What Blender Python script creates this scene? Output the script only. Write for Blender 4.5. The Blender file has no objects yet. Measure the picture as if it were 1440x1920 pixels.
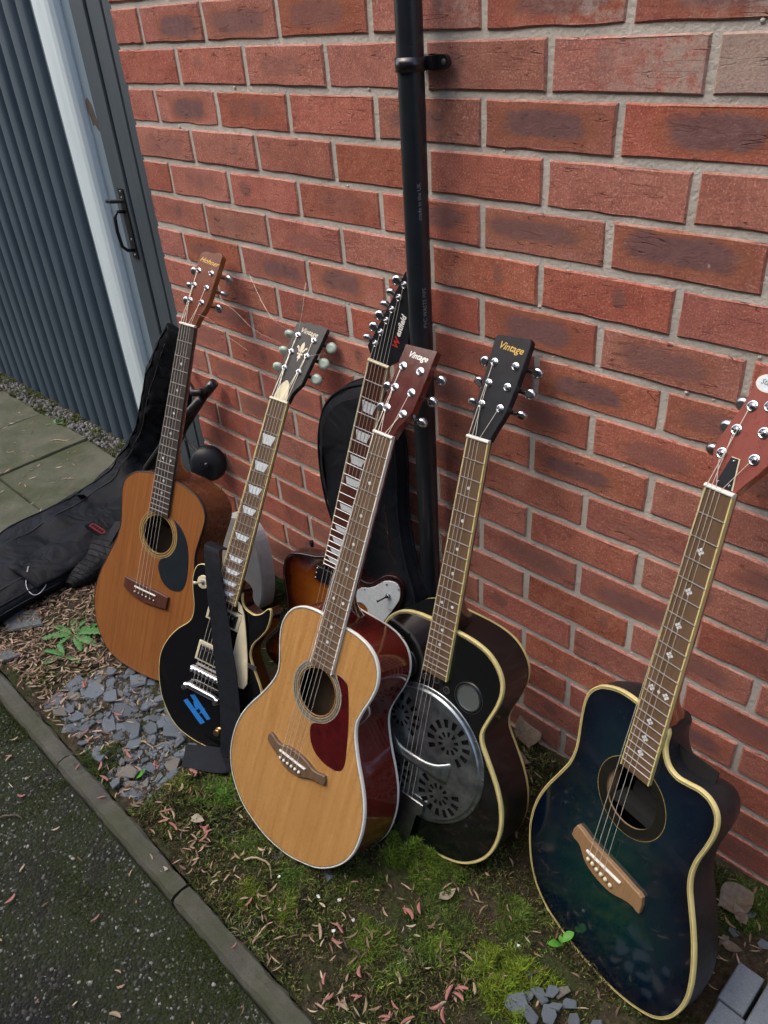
import bpy, math, random
import numpy as np
from mathutils import Vector, Matrix, Euler, noise
from mathutils.geometry import delaunay_2d_cdt

R = random.Random(11)
SC = bpy.context.scene
COL = SC.collection

# ------------------------------------------------------------------ camera
cam_d = bpy.data.cameras.new('camera')
cam_d.sensor_fit = 'VERTICAL'
cam_d.sensor_height = 24.0
cam_d.lens = 1456.78 / 1920 * 24.0
cam_d.clip_start = 0.05
cam_d.clip_end = 500
cam = bpy.data.objects.new('camera', cam_d)
cam.location = (1.69429, -1.01958, 1.39942)
cam.rotation_euler = (0.987844, 0.064085, 0.768752)
COL.objects.link(cam)
SC.camera = cam

# ------------------------------------------------------------------ sky, sun, exposure
LIGHT = Vector((-0.42, -0.60, 1.02)).normalized()          # towards the light
world = bpy.data.worlds.new('World')
SC.world = world
world.use_nodes = True
wn = world.node_tree
sky = wn.nodes.new('ShaderNodeTexSky')
sky.sky_type = 'NISHITA'
sky.sun_disc = False
sky.sun_elevation = math.asin(LIGHT.z)
sky.sun_rotation = math.atan2(LIGHT.x, LIGHT.y)
sky.air_density = 1.0
sky.dust_density = 4.0
sky.ozone_density = 0.6
bg = wn.nodes['Background']
bg.inputs[1].default_value = 0.15
wn.links.new(sky.outputs[0], bg.inputs[0])
sun_d = bpy.data.lights.new('sun', 'SUN')
sun_d.energy = 0.55
sun_d.angle = math.radians(75)
sun_d.color = (1.0, 0.96, 0.90)
sun = bpy.data.objects.new('sun', sun_d)
sun.rotation_euler = (-LIGHT).to_track_quat('-Z', 'Y').to_euler()
COL.objects.link(sun)
SC.view_settings.view_transform = 'Standard'
SC.view_settings.look = 'None'
SC.view_settings.exposure = 1.34
SC.view_settings.gamma = 1.0
SC.view_settings.use_curve_mapping = False


# ================================================================== materials
class NT:
    def __init__(s, name):
        s.m = bpy.data.materials.new(name)
        s.m.use_nodes = True
        s.nt = s.m.node_tree
        s.b = s.nt.nodes['Principled BSDF']

    def n(s, typ, ins=None, **props):
        nd = s.nt.nodes.new('ShaderNode' + typ)
        for k, v in props.items():
            setattr(nd, k, v)
        for k, v in (ins or {}).items():
            s.set(nd.inputs[k], v)
        return nd

    def set(s, sock, v):
        if isinstance(v, bpy.types.NodeSocket):
            s.nt.links.new(v, sock)
        else:
            if isinstance(v, tuple) and len(v) == 3 and sock.type == 'RGBA':
                v = v + (1,)
            sock.default_value = v

    def math(s, op, a, b=0.0, c=None, clamp=False):
        nd = s.n('Math', operation=op, use_clamp=clamp)
        s.set(nd.inputs[0], a)
        s.set(nd.inputs[1], b)
        if c is not None:
            s.set(nd.inputs[2], c)
        return nd.outputs[0]

    def mix(s, f, a, b, blend='MIX'):
        nd = s.n('Mix', data_type='RGBA', blend_type=blend)
        s.set(nd.inputs[0], f)
        s.set(nd.inputs[6], a)
        s.set(nd.inputs[7], b)
        return nd.outputs[2]

    def ramp(s, f, stops, interp='LINEAR'):
        nd = s.n('ValToRGB')
        nd.color_ramp.interpolation = interp
        els = nd.color_ramp.elements
        while len(els) < len(stops):
            els.new(0.5)
        for e, (p, c) in zip(els, stops):
            e.position = p
            e.color = (c if isinstance(c, tuple) else (c, c, c)) + (1,)
        s.set(nd.inputs[0], f)
        return nd.outputs[0]

    def obj(s, scale=(1, 1, 1), loc=(0, 0, 0), rnd=False):
        tc = s.n('TexCoord').outputs['Object']
        mp = s.n('Mapping', {0: tc, 1: loc, 3: scale})
        v = mp.outputs[0]
        if rnd:
            oi = s.n('ObjectInfo').outputs['Random']
            off = s.math('MULTIPLY', oi, 137.0)
            cx = s.n('CombineXYZ', {0: off, 1: off, 2: off}).outputs[0]
            v = s.n('VectorMath', {0: v, 1: cx}, operation='ADD').outputs[0]
        return v

    def noise(s, vec, scale=5, detail=4, rough=.55, dist=0.0):
        return s.n('TexNoise', {'Vector': vec, 'Scale': scale, 'Detail': detail, 'Roughness': rough, 'Distortion': dist}).outputs[0]

    def bump(s, h, strength=.3, dist=.01, normal=None):
        nd = s.n('Bump', {'Strength': strength, 'Distance': dist, 'Height': h})
        if normal is not None:
            s.set(nd.inputs['Normal'], normal)
        return nd.outputs[0]

    def out(s, col=None, rough=None, metal=None, coat=None, normal=None, spec=None, coat_rough=.03):
        b = s.b
        if col is not None: s.set(b.inputs['Base Color'], col)
        if rough is not None: s.set(b.inputs['Roughness'], rough)
        if metal is not None: s.set(b.inputs['Metallic'], metal)
        if coat is not None:
            s.set(b.inputs['Coat Weight'], coat)
            b.inputs['Coat Roughness'].default_value = coat_rough
        if spec is not None: s.set(b.inputs['Specular IOR Level'], spec)
        if normal is not None: s.set(b.inputs['Normal'], normal)
        return s.m


def plain(name, col, rough=.5, metal=0.0, coat=None, var=.15, scale=40, bump=0.0, bscale=300, spec=None):
    t = NT(name)
    v = t.obj()
    nz = t.noise(v, scale, 5)
    c2 = tuple(x * (1 - var) for x in col)
    c3 = tuple(min(1, x * (1 + var)) for x in col)
    c = t.ramp(nz, [(.3, c2), (.7, c3)])
    rg = t.math('ADD', rough - .06, t.math('MULTIPLY', t.noise(v, scale * 2.3, 3), .12))
    nrm = t.bump(t.noise(v, bscale, 3), bump, .002) if bump else None
    return t.out(c, rg, metal, coat, nrm, spec)


def wood(name, c1, c2, rough=.35, coat=0.0, fine=900, wide=60, scratches=0.0, coat_rough=.04):
    """grain runs along local x (the length of the neck)"""
    t = NT(name)
    a = t.noise(t.obj((2.2, wide, wide)), 1.0, 4, .6, .4)
    f = t.noise(t.obj((18, fine, fine)), 1.0, 3, .6)
    k = t.math('ADD', t.math('MULTIPLY', a, .55), t.math('MULTIPLY', f, .45))
    c = t.ramp(k, [(.32, c1), (.68, c2)])
    bl = t.noise(t.obj(), 9, 3)
    c = t.mix(t.math('MULTIPLY', bl, .35), c, tuple(x * .72 for x in c1))
    dust = t.noise(t.obj(), 55, 6, .7)
    rg = t.math('ADD', rough, t.math('MULTIPLY', t.math('SUBTRACT', dust, .5), .25))
    nrm = t.bump(f, .06, .0005)
    return t.out(c, rg, 0, coat, nrm, coat_rough=coat_rough)


def gloss(name, col, rough=.12, coat=1.0, dirt=.25, dcol=(.10, .095, .085)):
    """lacquered colour with smears and dust"""
    t = NT(name)
    v = t.obj()
    d = t.noise(v, 22, 8, .72, .6)
    d2 = t.noise(v, 420, 2, .5)
    msk = t.math('MULTIPLY', t.ramp(d, [(.55, 0.0), (.8, 1.0)]), t.ramp(d2, [(.45, 0.0), (.7, 1.0)]))
    c = t.mix(t.math('MULTIPLY', msk, dirt), col, dcol)
    rg = t.math('ADD', rough, t.math('MULTIPLY', d, .12))
    t.out(c, rg, 0, coat)
    t.set(t.b.inputs['Coat Roughness'], t.math('ADD', .02, t.math('MULTIPLY', t.ramp(d, [(.45, 0.0), (.75, 1.0)]), .22)))
    return t.m


def burst(name, stops, rough=.15, dirt=.2):
    """finish that changes from the rim to the middle of the top (attribute rim = distance to the edge, metres)"""
    t = NT(name)
    at = t.n('Attribute', attribute_name='rim').outputs['Fac']
    v = t.obj()
    wob = t.math('MULTIPLY', t.math('SUBTRACT', t.noise(v, 14, 5, .65), .5), .05)
    k = t.math('MULTIPLY', t.math('ADD', at, wob), 6.0)
    c = t.ramp(k, stops)
    g = t.noise(t.obj((14, 500, 500)), 1, 3)
    c = t.mix(t.math('MULTIPLY', g, .35), c, (0.0, 0.0, 0.0))
    d = t.noise(v, 20, 8, .72, .6)
    msk = t.math('MULTIPLY', t.ramp(d, [(.56, 0.0), (.8, 1.0)]), t.ramp(t.noise(v, 380, 2), [(.45, 0.0), (.7, 1.0)]))
    c = t.mix(t.math('MULTIPLY', msk, dirt), c, (.13, .125, .11))
    t.out(c, rough, 0, 1.0)
    t.set(t.b.inputs['Coat Roughness'], t.math('ADD', .02, t.math('MULTIPLY', t.ramp(d, [(.45, 0.0), (.75, 1.0)]), .2)))
    return t.m


def pearl(name, c1=(.55, .62, .64), c2=(.80, .84, .84)):
    t = NT(name)
    k = t.noise(t.obj(), 160, 4, .6, 1.5)
    return t.out(t.ramp(k, [(.35, c1), (.65, c2)]), .25, 0, .6)


def attr_col(name, rough=.7, spec=.3, trans=0.0):
    """colour from the mesh's own 'col' attribute (one colour for each blade, chip or scale)"""
    t = NT(name)
    at = t.n('Attribute', attribute_name='col').outputs['Color']
    t.out(at, rough, 0, None, None, spec)
    return t.m


# ------------------------------------------------------------------ brick
def brick_material():
    t = NT('brick_face')
    v = t.obj(rnd=True)
    loc = t.n('SeparateXYZ', {0: t.n('TexCoord').outputs['Object']})
    oi = t.n('ObjectInfo')
    ocs = t.n('SeparateColor', {0: oi.outputs['Color']})
    patch, spots, white = ocs.outputs[0], ocs.outputs[1], ocs.outputs[2]
    rnd_ = oi.outputs['Random']
    big = t.noise(v, 16, 6, .65, .3)
    mid = t.noise(v, 60, 6, .7)
    fine = t.noise(v, 320, 6, .85)
    col = t.ramp(big, [(.26, (.335, .090, .060)), (.5, (.450, .132, .087)), (.76, (.545, .200, .135))])
    col = t.mix(t.ramp(mid, [(.40, 0.0), (.72, .5)]), col, (.255, .072, .058))
    col = t.mix(t.ramp(fine, [(.53, 0.0), (.66, 1.0)]), col, (.74, .38, .27))
    col = t.mix(t.ramp(fine, [(.30, 1.0), (.46, 0.0)]), col, (.15, .040, .034))
    # tint from brick to brick
    hsv = t.n('HueSaturation', {'Hue': t.math('ADD', .497, t.math('MULTIPLY', rnd_, .009)), 'Saturation': t.math('ADD', .88, t.math('MULTIPLY', t.math('FRACT', t.math('MULTIPLY', rnd_, 7.31)), .14)),
                               'Value': t.math('ADD', .88, t.math('MULTIPLY', t.math('FRACT', t.math('MULTIPLY', rnd_, 13.7)), .24)), 'Color': col})
    col = hsv.outputs[0]
    # kiln patch: a soft rectangle in the middle of the face with a brown halo
    wob = t.math('MULTIPLY', t.math('SUBTRACT', t.noise(v, 28, 4, .7), .5), .85)
    ax = t.math('DIVIDE', t.math('ABSOLUTE', t.math('ADD', loc.outputs[0], t.math('MULTIPLY', t.math('SUBTRACT', rnd_, .5), .05))), t.math('ADD', .062, t.math('MULTIPLY', t.math('FRACT', t.math('MULTIPLY', rnd_, 17.9)), .034)))
    az = t.math('DIVIDE', t.math('ABSOLUTE', t.math('ADD', loc.outputs[2], t.math('MULTIPLY', t.math('SUBTRACT', t.math('FRACT', t.math('MULTIPLY', rnd_, 41.3)), .5), .012))), t.math('ADD', .017, t.math('MULTIPLY', t.math('FRACT', t.math('MULTIPLY', rnd_, 23.1)), .008)))
    d = t.math('ADD', t.math('POWER', t.math('ADD', t.math('POWER', ax, 4.0), t.math('POWER', az, 3.0)), .3), wob)
    halo = t.math('MULTIPLY', t.ramp(d, [(.75, 1.0), (1.0, .75), (1.0, 0.0)]), 1.0)
    halo = t.n('MapRange', {0: d, 1: 1.35, 2: .85, 3: 0.0, 4: 1.0}, interpolation_type='SMOOTHSTEP').outputs[0]
    core = t.n('MapRange', {0: d, 1: 1.02, 2: .62, 3: 0.0, 4: 1.0}, interpolation_type='SMOOTHSTEP').outputs[0]
    grain = t.ramp(fine, [(.3, .55), (.6, 1.0)])
    col = t.mix(t.math('MULTIPLY', t.math('MULTIPLY', halo, patch), .55), col, (.33, .125, .055))
    dark = t.ramp(mid, [(.3, (.110, .070, .082)), (.7, (.225, .135, .145))])
    col = t.mix(t.math('MULTIPLY', t.math('MULTIPLY', core, patch), grain), col, dark)
    # two round stack marks
    r5 = t.math('FRACT', t.math('MULTIPLY', rnd_, 29.3))
    sx = t.math('SUBTRACT', loc.outputs[0], t.math('MULTIPLY', t.math('SUBTRACT', r5, .5), .13))
    sx = t.math('MULTIPLY', sx, t.math('ADD', .75, r5))
    sz = t.math('SUBTRACT', loc.outputs[2], .004)
    sd = t.math('ADD', t.math('SQRT', t.math('ADD', t.math('MULTIPLY', sx, sx), t.math('MULTIPLY', sz, sz))), t.math('MULTIPLY', wob, .022))
    sm = t.n('MapRange', {0: sd, 1: .020, 2: .011, 3: 0.0, 4: 1.0}, interpolation_type='SMOOTHSTEP').outputs[0]
    col = t.mix(t.math('MULTIPLY', t.math('MULTIPLY', t.math('MULTIPLY', sm, spots), grain), .75), col, (.20, .115, .10))
    # lime bloom
    wm = t.math('ADD', t.noise(v, 34, 8, .8, .1), t.math('MULTIPLY', t.math('SUBTRACT', white, .5), .42))
    wm = t.math('MULTIPLY', t.ramp(wm, [(.50, 0.0), (.64, 1.0)]), t.math('MINIMUM', t.math('MULTIPLY', white, 1.6), 1.0))
    wx = t.n('MapRange', {0: loc.outputs[0], 1: -.05, 2: .06, 3: .15, 4: 1.0}).outputs[0]
    wm = t.math('MULTIPLY', wm, t.math('MAXIMUM', wx, t.math('GREATER_THAN', white, .9)))
    col = t.mix(t.math('MULTIPLY', wm, t.ramp(fine, [(.3, .35), (.6, .9)])), col, (.50, .42, .36))
    # odd splashes of lime
    sp_ = t.ramp(t.noise(v, 85, 3, .6, .4), [(.735, 0.0), (.77, 1.0)])
    col = t.mix(t.math('MULTIPLY', sp_, .65), col, (.56, .47, .41))
    # mortar smeared over the arrises
    gs = t.n('SeparateXYZ', {0: t.n('TexCoord').outputs['Generated']})
    ez = t.math('ABSOLUTE', t.math('SUBTRACT', gs.outputs[2], .5))
    ex = t.math('ABSOLUTE', t.math('SUBTRACT', gs.outputs[0], .5))
    e1 = t.n('MapRange', {0: ez, 1: .435, 2: .492, 3: 0.0, 4: 1.0}).outputs[0]
    e2 = t.n('MapRange', {0: ex, 1: .480, 2: .498, 3: 0.0, 4: 1.0}).outputs[0]
    em = t.math('MULTIPLY', t.math('MAXIMUM', e1, e2), t.ramp(t.noise(v, 70, 6, .75), [(.40, 0.0), (.60, 1.0)]))
    col = t.mix(t.math('MULTIPLY', em, .75), col, (.55, .40, .33))
    # drag creases, short thin tears that run along the brick
    cv = t.n('VectorMath', {0: v, 1: (9, 9, 80)}, operation='MULTIPLY').outputs[0]
    cn = t.noise(cv, 1.0, 2, .5, .35)
    line = t.n('MapRange', {0: t.math('ABSOLUTE', t.math('SUBTRACT', cn, .5)), 1: 0.0, 2: .011, 3: 1.0, 4: 0.0}).outputs[0]
    brk = t.ramp(t.noise(v, 24, 2), [(.51, 0.0), (.60, 1.0)])
    line = t.math('MULTIPLY', line, brk)
    col = t.mix(t.math('MULTIPLY', line, .8), col, (.075, .030, .028))
    h = t.math('ADD', t.math('MULTIPLY', mid, .6), t.math('MULTIPLY', fine, .5))
    h = t.math('ADD', h, t.math('MULTIPLY', big, .5))
    h = t.math('SUBTRACT', h, t.math('MULTIPLY', line, .6))
    nrm = t.bump(h, .9, .0042)
    return t.out(col, .88, 0, None, nrm, .25)


def mortar_material():
    t = NT('mortar')
    v = t.obj()
    a = t.noise(v, 9, 5)
    b = t.noise(v, 160, 5, .7)
    c = t.ramp(a, [(.3, (.44, .415, .37)), (.7, (.60, .575, .52))])
    c = t.mix(t.ramp(b, [(.45, 0.0), (.8, .6)]), c, (.62, .60, .55))
    c = t.mix(t.ramp(b, [(.2, .5), (.42, 0.0)]), c, (.22, .20, .17))
    h = t.math('ADD', b, t.math('MULTIPLY', t.noise(v, 40, 4), .8))
    return t.out(c, .95, 0, None, t.bump(h, .8, .003), .2)


def paint_material(name, c1, c2, chips=(.16, .15, .14), chip=.0, rough=.5):
    t = NT(name)
    v = t.obj((1, 1, .12), rnd=True)
    a = t.noise(v, 26, 6, .65)
    b = t.noise(t.obj((1, 1, .02), rnd=True), 190, 3)
    c = t.ramp(t.math('ADD', t.math('MULTIPLY', a, .7), t.math('MULTIPLY', b, .3)), [(.3, c1), (.7, c2)])
    k = t.ramp(t.noise(t.obj(rnd=True), 17, 8, .75), [(.66, 0.0), (.72, 1.0)])
    c = t.mix(t.math('MULTIPLY', k, chip), c, chips)
    return t.out(c, t.math('ADD', rough - .1, t.math('MULTIPLY', a, .25)), 0, None, t.bump(t.math('ADD', b, a), .25, .0015), .4)


def soil_material():
    t = NT('mossy_soil')
    v = t.obj()
    a = t.noise(v, 7, 7, .65, .3)
    b = t.noise(v, 95, 6, .7)
    c = t.ramp(b, [(.28, (.018, .015, .010)), (.55, (.062, .048, .030)), (.8, (.14, .11, .075))])
    g = t.ramp(b, [(.3, (.012, .018, .006)), (.7, (.055, .075, .020))])
    c = t.mix(t.ramp(a, [(.44, 0.0), (.58, .8)]), c, g)
    return t.out(c, .95, 0, None, t.bump(b, 1.0, .008), .15)


def tarmac_material():
    t = NT('tarmac')
    v = t.obj()
    a = t.noise(v, 6, 7, .7, .4)
    b = t.noise(v, 240, 4, .6)
    vo = t.n('TexVoronoi', {'Vector': v, 'Scale': 150.0}, feature='F1')
    c = t.ramp(b, [(.3, (.005, .005, .004)), (.7, (.018, .0175, .015))])
    c = t.mix(t.ramp(t.n('SeparateColor', {0: vo.outputs['Color']}).outputs[0], [(.86, 0.0), (.93, .5)]), c, (.10, .09, .075))
    y = t.n('SeparateXYZ', {0: t.n('TexCoord').outputs['Object']}).outputs[1]
    edge = t.n('MapRange', {0: y, 1: -1.05, 2: -.78, 3: .06, 4: .22}).outputs[0]
    g = t.ramp(t.math('ADD', a, edge), [(.50, 0.0), (.66, .85)])
    c = t.mix(g, c, t.ramp(b, [(.3, (.008, .012, .003)), (.7, (.028, .038, .008))]))
    h = t.math('SUBTRACT', t.math('MULTIPLY', b, .3), vo.outputs['Distance'])
    return t.out(c, .85, 0, None, t.bump(h, .9, .006), .3)


def concrete_material(name, c1, c2, moss=.0, mosscol=(.055, .065, .022), rnd=True, wet=0.0):
    t = NT(name)
    v = t.obj(rnd=rnd)
    a = t.noise(v, 9, 7, .65)
    b = t.noise(v, 130, 5, .7)
    f = t.noise(v, 520, 3, .7)
    c = t.ramp(a, [(.3, c1), (.7, c2)])
    c = t.mix(t.ramp(f, [(.55, 0.0), (.75, .55)]), c, tuple(min(1, x * 1.9) for x in c2))
    c = t.mix(t.ramp(b, [(.22, .7), (.42, 0.0)]), c, tuple(x * .45 for x in c1))
    m = t.ramp(t.noise(v, 5, 8, .7, .5), [(.42, 0.0), (.6, 1.0)])
    c = t.mix(t.math('MULTIPLY', m, moss), c, mosscol)
    return t.out(c, .9 - wet, 0, None, t.bump(t.math('ADD', b, t.math('MULTIPLY', f, .5)), .6, .003), .25)


def slate_material():
    t = NT('slate')
    v = t.obj(rnd=True)
    oi = t.n('ObjectInfo').outputs['Random']
    a = t.noise(t.obj((1, 1, 4), rnd=True), 40, 7, .7, .6)
    b = t.noise(v, 300, 4, .7)
    c = t.ramp(a, [(.28, (.085, .105, .122)), (.55, (.155, .182, .205)), (.75, (.26, .285, .30))])
    c = t.mix(t.ramp(b, [(.55, 0.0), (.8, .4)]), c, (.27, .285, .29))
    rust = t.math('GREATER_THAN', oi, .90)
    c = t.mix(t.math('MULTIPLY', rust, t.ramp(a, [(.35, .35), (.6, .85)])), c, (.22, .185, .125))
    c = t.mix(t.math('MULTIPLY', t.math('LESS_THAN', oi, .28), .45), c, (.080, .090, .098))
    return t.out(c, .62, 0, None, t.bump(t.math('ADD', a, t.math('MULTIPLY', b, .4)), .7, .004), .4)


def cloth_material(name, col, weave=900, rough=.8, sheen=.3):
    t = NT(name)
    v = t.obj()
    w = t.n('TexWave', {'Vector': t.obj((1, 1, 1)), 'Scale': weave / 6.28, 'Distortion': .3}, wave_type='BANDS', bands_direction='DIAGONAL').outputs[1]
    a = t.noise(v, 14, 6, .65)
    d = t.noise(v, 700, 3)
    c = t.ramp(a, [(.3, tuple(x * .7 for x in col)), (.7, tuple(x * 1.4 for x in col))])
    c = t.mix(t.ramp(d, [(.68, 0.0), (.80, .16)]), c, (.10, .10, .10))
    fold = t.math('ABSOLUTE', t.math('SUBTRACT', t.noise(v, 9, 2, .5, .9), .5))
    nrm = t.bump(fold, .45, .035)
    nrm = t.bump(t.math('ADD', t.math('MULTIPLY', w, .3), t.math('MULTIPLY', a, 1.0)), .35, .004, nrm)
    m = t.out(c, rough, 0, None, nrm, .18)
    t.b.inputs['Sheen Weight'].default_value = sheen * .4
    return m


MT = {}
MT['brick'] = brick_material()
MT['mortar'] = mortar_material()
MT['plank'] = paint_material('blue_grey_paint', (.044, .070, .098), (.072, .104, .138), (.03, .035, .045), .6, .5)
MT['gate'] = paint_material('slate_grey_paint', (.048, .066, .082), (.078, .100, .120), (.02, .025, .03), .4, .45)
MT['post'] = paint_material('white_gloss', (.56, .69, .75), (.70, .82, .87), (.16, .15, .12), .45, .4)
MT['strip'] = paint_material('pale_blue_grey', (.17, .24, .31), (.23, .31, .38), (.10, .10, .10), .3, .45)
MT['soil'] = soil_material()
MT['tarmac'] = tarmac_material()
MT['kerb'] = concrete_material('kerb_concrete', (.062, .061, .050), (.110, .107, .087), .7, (.050, .056, .026))
MT['slab'] = concrete_material('paving_concrete', (.072, .076, .052), (.120, .122, .088), .75, (.052, .062, .028))
MT['stone'] = concrete_material('grey_stone', (.10, .11, .11), (.17, .18, .18), .15)
MT['slate'] = slate_material()
MT['block'] = concrete_material('slate_block', (.115, .140, .170), (.165, .195, .225), 0.0)
MT['pvc'] = plain('black_pvc', (.014, .018, .023), .30, 0, .15, .25, 18, .04, 60)
MT['blackmetal'] = plain('black_metal', (.006, .0065, .008), .42, 0.0, None, .3, 50, .1, 400)
MT['blackplastic'] = plain('black_plastic', (.010, .010, .011), .30, 0, .3)
MT['chrome'] = plain('chrome', (.66, .67, .68), .20, 1.0, None, .08, 60)
MT['nickel'] = plain('worn_nickel', (.50, .52, .53), .34, 1.0, None, .3, 45)
MT['dullplate'] = plain('dull_plate', (.28, .31, .32), .30, .88, None, .45, 38)
MT['blackside'] = gloss('black_side', (.0045, .005, .0055), .30, .35, .3)
MT['brass'] = plain('aged_brass', (.55, .36, .16), .3, 1.0)
MT['fretwire'] = plain('fret_wire', (.78, .77, .73), .3, 1.0, None, .1)
MT['string'] = plain('string_wire', (.70, .66, .56), .42, .45, None, .1)
MT['bone'] = plain('bone_white', (.72, .70, .62), .35, 0, .3, .08)
MT['cream'] = plain('cream_plastic', (.66, .60, .40), .3, 0, .4, .08)
MT['ivory'] = plain('yellowed_ivory', (.62, .53, .22), .35, 0, .3, .12)
MT['mint'] = plain('mint_plastic', (.42, .52, .44), .3, 0, .4, .1)
MT['rosewood'] = wood('rosewood', (.045, .022, .014), (.125, .068, .042), .5, 0, 1400, 160)
MT['rosewood_lt'] = wood('rosewood_light', (.085, .050, .026), (.20, .125, .072), .5, 0, 1400, 160)
MT['rosewood_red'] = wood('rosewood_red', (.055, .018, .012), (.135, .048, .030), .45, 0, 1400, 160)
MT['ebony'] = wood('ebonised', (.030, .024, .022), (.075, .060, .052), .5, 0, 1400, 120)
MT['spruce'] = wood('spruce_top', (.36, .165, .045), (.58, .33, .115), .28, .6, 480, 110, coat_rough=.10)
MT['mahogany'] = wood('mahogany_top', (.20, .066, .015), (.37, .145, .040), .42, .25, 430, 150, coat_rough=.2)
MT['mahogany_dk'] = wood('mahogany_side', (.085, .024, .008), (.175, .055, .016), .28, .8, 500, 30, coat_rough=.08)
MT['headbrown'] = wood('brown_head_veneer', (.125, .032, .016), (.20, .058, .028), .22, .8, 900, 60)
MT['honey'] = wood('honey_neck', (.20, .072, .014), (.33, .130, .028), .3, .6)
MT['redwood'] = wood('red_mahogany', (.075, .008, .005), (.15, .017, .010), .12, 1.0, 700, 50)
MT['headred'] = wood('red_head_veneer', (.060, .014, .012), (.115, .030, .024), .15, 1.0, 900, 60)
MT['headpink'] = wood('pinkish_head_veneer', (.21, .055, .042), (.29, .085, .065), .3, .5, 900, 60)
MT['amberneck'] = wood('amber_neck', (.28, .065, .016), (.44, .130, .035), .22, .8)
MT['darkneck'] = wood('dark_neck', (.022, .010, .007), (.055, .024, .015), .3, .6)
MT['inside'] = wood('bare_inside', (.22, .14, .07), (.33, .22, .12), .7)
MT['black'] = gloss('black_lacquer', (.0045, .005, .0055), .10, 1.0, .22)
MT['blackhead'] = plain('black_head', (.010, .012, .016), .42, 0, None, .3, 60, .05, 300, .35)
MT['blacksatin'] = plain('black_satin_shell', (.011, .013, .016), .42, 0, None, .35, 30, .35, 260)
MT['bluetop'] = burst('blue_green_burst', [(0.0, (.0012, .0028, .009)), (.18, (.0016, .0070, .020)), (.5, (.002, .017, .026)), (.85, (.003, .029, .028))], .12, .25)
MT['sunburst'] = burst('three_tone_burst', [(0.0, (.010, .003, .002)), (.10, (.045, .008, .003)), (.26, (.26, .055, .008)), (.48, (.42, .135, .018))], .12, .1)
MT['wine'] = gloss('wine_dark_edge', (.022, .007, .007), .14, 1.0, .15)
MT['pgred'] = plain('red_tortoiseshell', (.058, .003, .004), .3, 0, .25, .45, 60)
MT['pgdark'] = plain('blue_black_pickguard', (.010, .016, .022), .42, 0, .15, .2, 30)
MT['pgpearl'] = pearl('pearl_pickguard', (.55, .62, .66), (.70, .77, .80))
MT['pearl'] = pearl('pearl_inlay')
MT['rosette_gold'] = plain('rosette_straw', (.40, .27, .09), .4, 0, .4, .2, 200)
MT['rosette_grey'] = plain('rosette_grey', (.20, .21, .18), .4, 0, .4, .4, 300)
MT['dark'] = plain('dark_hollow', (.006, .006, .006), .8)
MT['purfling'] = plain('dark_purfling', (.02, .017, .013), .5)
MT['hatch'] = plain('green_grey_inlay', (.24, .27, .22), .4, 0, .4, .5, 260)
MT['webbing'] = plain('black_webbing', (.0085, .0105, .0145), .7, 0, None, .3, 60, .4, 500, .2)
MT['webbing_old'] = cloth_material('black_webbing', (.0085, .0105, .0145), 2600, .7, 0.0)
MT['bagcloth'] = cloth_material('black_nylon', (.0040, .0052, .0078), 1800, .55, 0.0)
MT['bagcloth2'] = cloth_material('grey_black_nylon', (.0085, .0105, .0140), 1800, .8, 0.0)
MT['bagpipe'] = cloth_material('black_piping', (.0045, .0052, .0068), 900, .5, 0.0)
MT['redpatch'] = plain('red_rubber_badge', (.23, .012, .018), .5, 0, None, .2, 200)
MT['tape'] = plain('blue_tape', (.012, .17, .52), .6, 0, None, .12, 120, .3, 300)
MT['gold'] = plain('gold_print', (.60, .40, .10), .4, .3)
MT['white'] = plain('white_print', (.78, .77, .72), .45, 0, None, .05)
MT['creamprint'] = plain('cream_print', (.70, .64, .46), .45, 0, None, .05)
MT['red'] = plain('red_print', (.50, .03, .02), .45)
MT['greyprint'] = plain('grey_print', (.22, .23, .24), .6)
MT['greybody'] = plain('pale_grey_shell', (.46, .45, .43), .45, 0, .2, .1)
MT['mesh'] = plain('screen_mesh', (.26, .30, .29), .4, .8, None, .4, 900, .5, 1400)
MT['cord'] = plain('white_cord', (.62, .62, .60), .6)
MT['foliage'] = attr_col('moss_blades', .8, .2)
MT['litter'] = attr_col('dry_scales', .75, .25)
MT['chips'] = attr_col('stone_chips', .6, .35)


def leafmat(name, c1, c2):
    t = NT(name)
    a = t.noise(t.obj(rnd=True), 120, 5)
    t.out(t.ramp(a, [(.3, c1), (.7, c2)]), .55, 0, None, t.bump(a, .4, .002), .35)
    return t.m


MT['dandelion'] = leafmat('dandelion_leaf', (.045, .13, .028), (.085, .22, .055))
MT['seedling'] = leafmat('seedling_leaf', (.05, .20, .015), (.09, .30, .03))
MT['deadleaf'] = leafmat('dead_leaf', (.10, .075, .050), (.20, .155, .11))
MT['paleleaf'] = leafmat('pale_dead_leaf', (.22, .18, .12), (.36, .31, .23))
MT['bud'] = leafmat('pink_bud_scale', (.26, .075, .07), (.46, .23, .18))
MT['budpale'] = leafmat('straw_bud_scale', (.28, .20, .12), (.42, .33, .22))
MT['twig'] = leafmat('twig_bark', (.07, .05, .035), (.15, .11, .08))


# ================================================================== mesh helpers
def tag(o, label=None, cat=None, group=None, kind=None):
    if label: o['label'] = label
    if cat: o['category'] = cat
    if group: o['group'] = group
    if kind: o['kind'] = kind
    return o


def link(name, me, mat=None, parent=None):
    o = bpy.data.objects.new(name, me)
    COL.objects.link(o)
    if mat is not None and me is not None and not me.materials:
        me.materials.append(MT[mat] if isinstance(mat, str) else mat)
    if parent is not None:
        o.parent = parent
    return o


def empty(name, matrix=None):
    o = bpy.data.objects.new(name, None)
    o.empty_display_size = .05
    COL.objects.link(o)
    if matrix is not None:
        o.matrix_world = matrix
    return o


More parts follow.
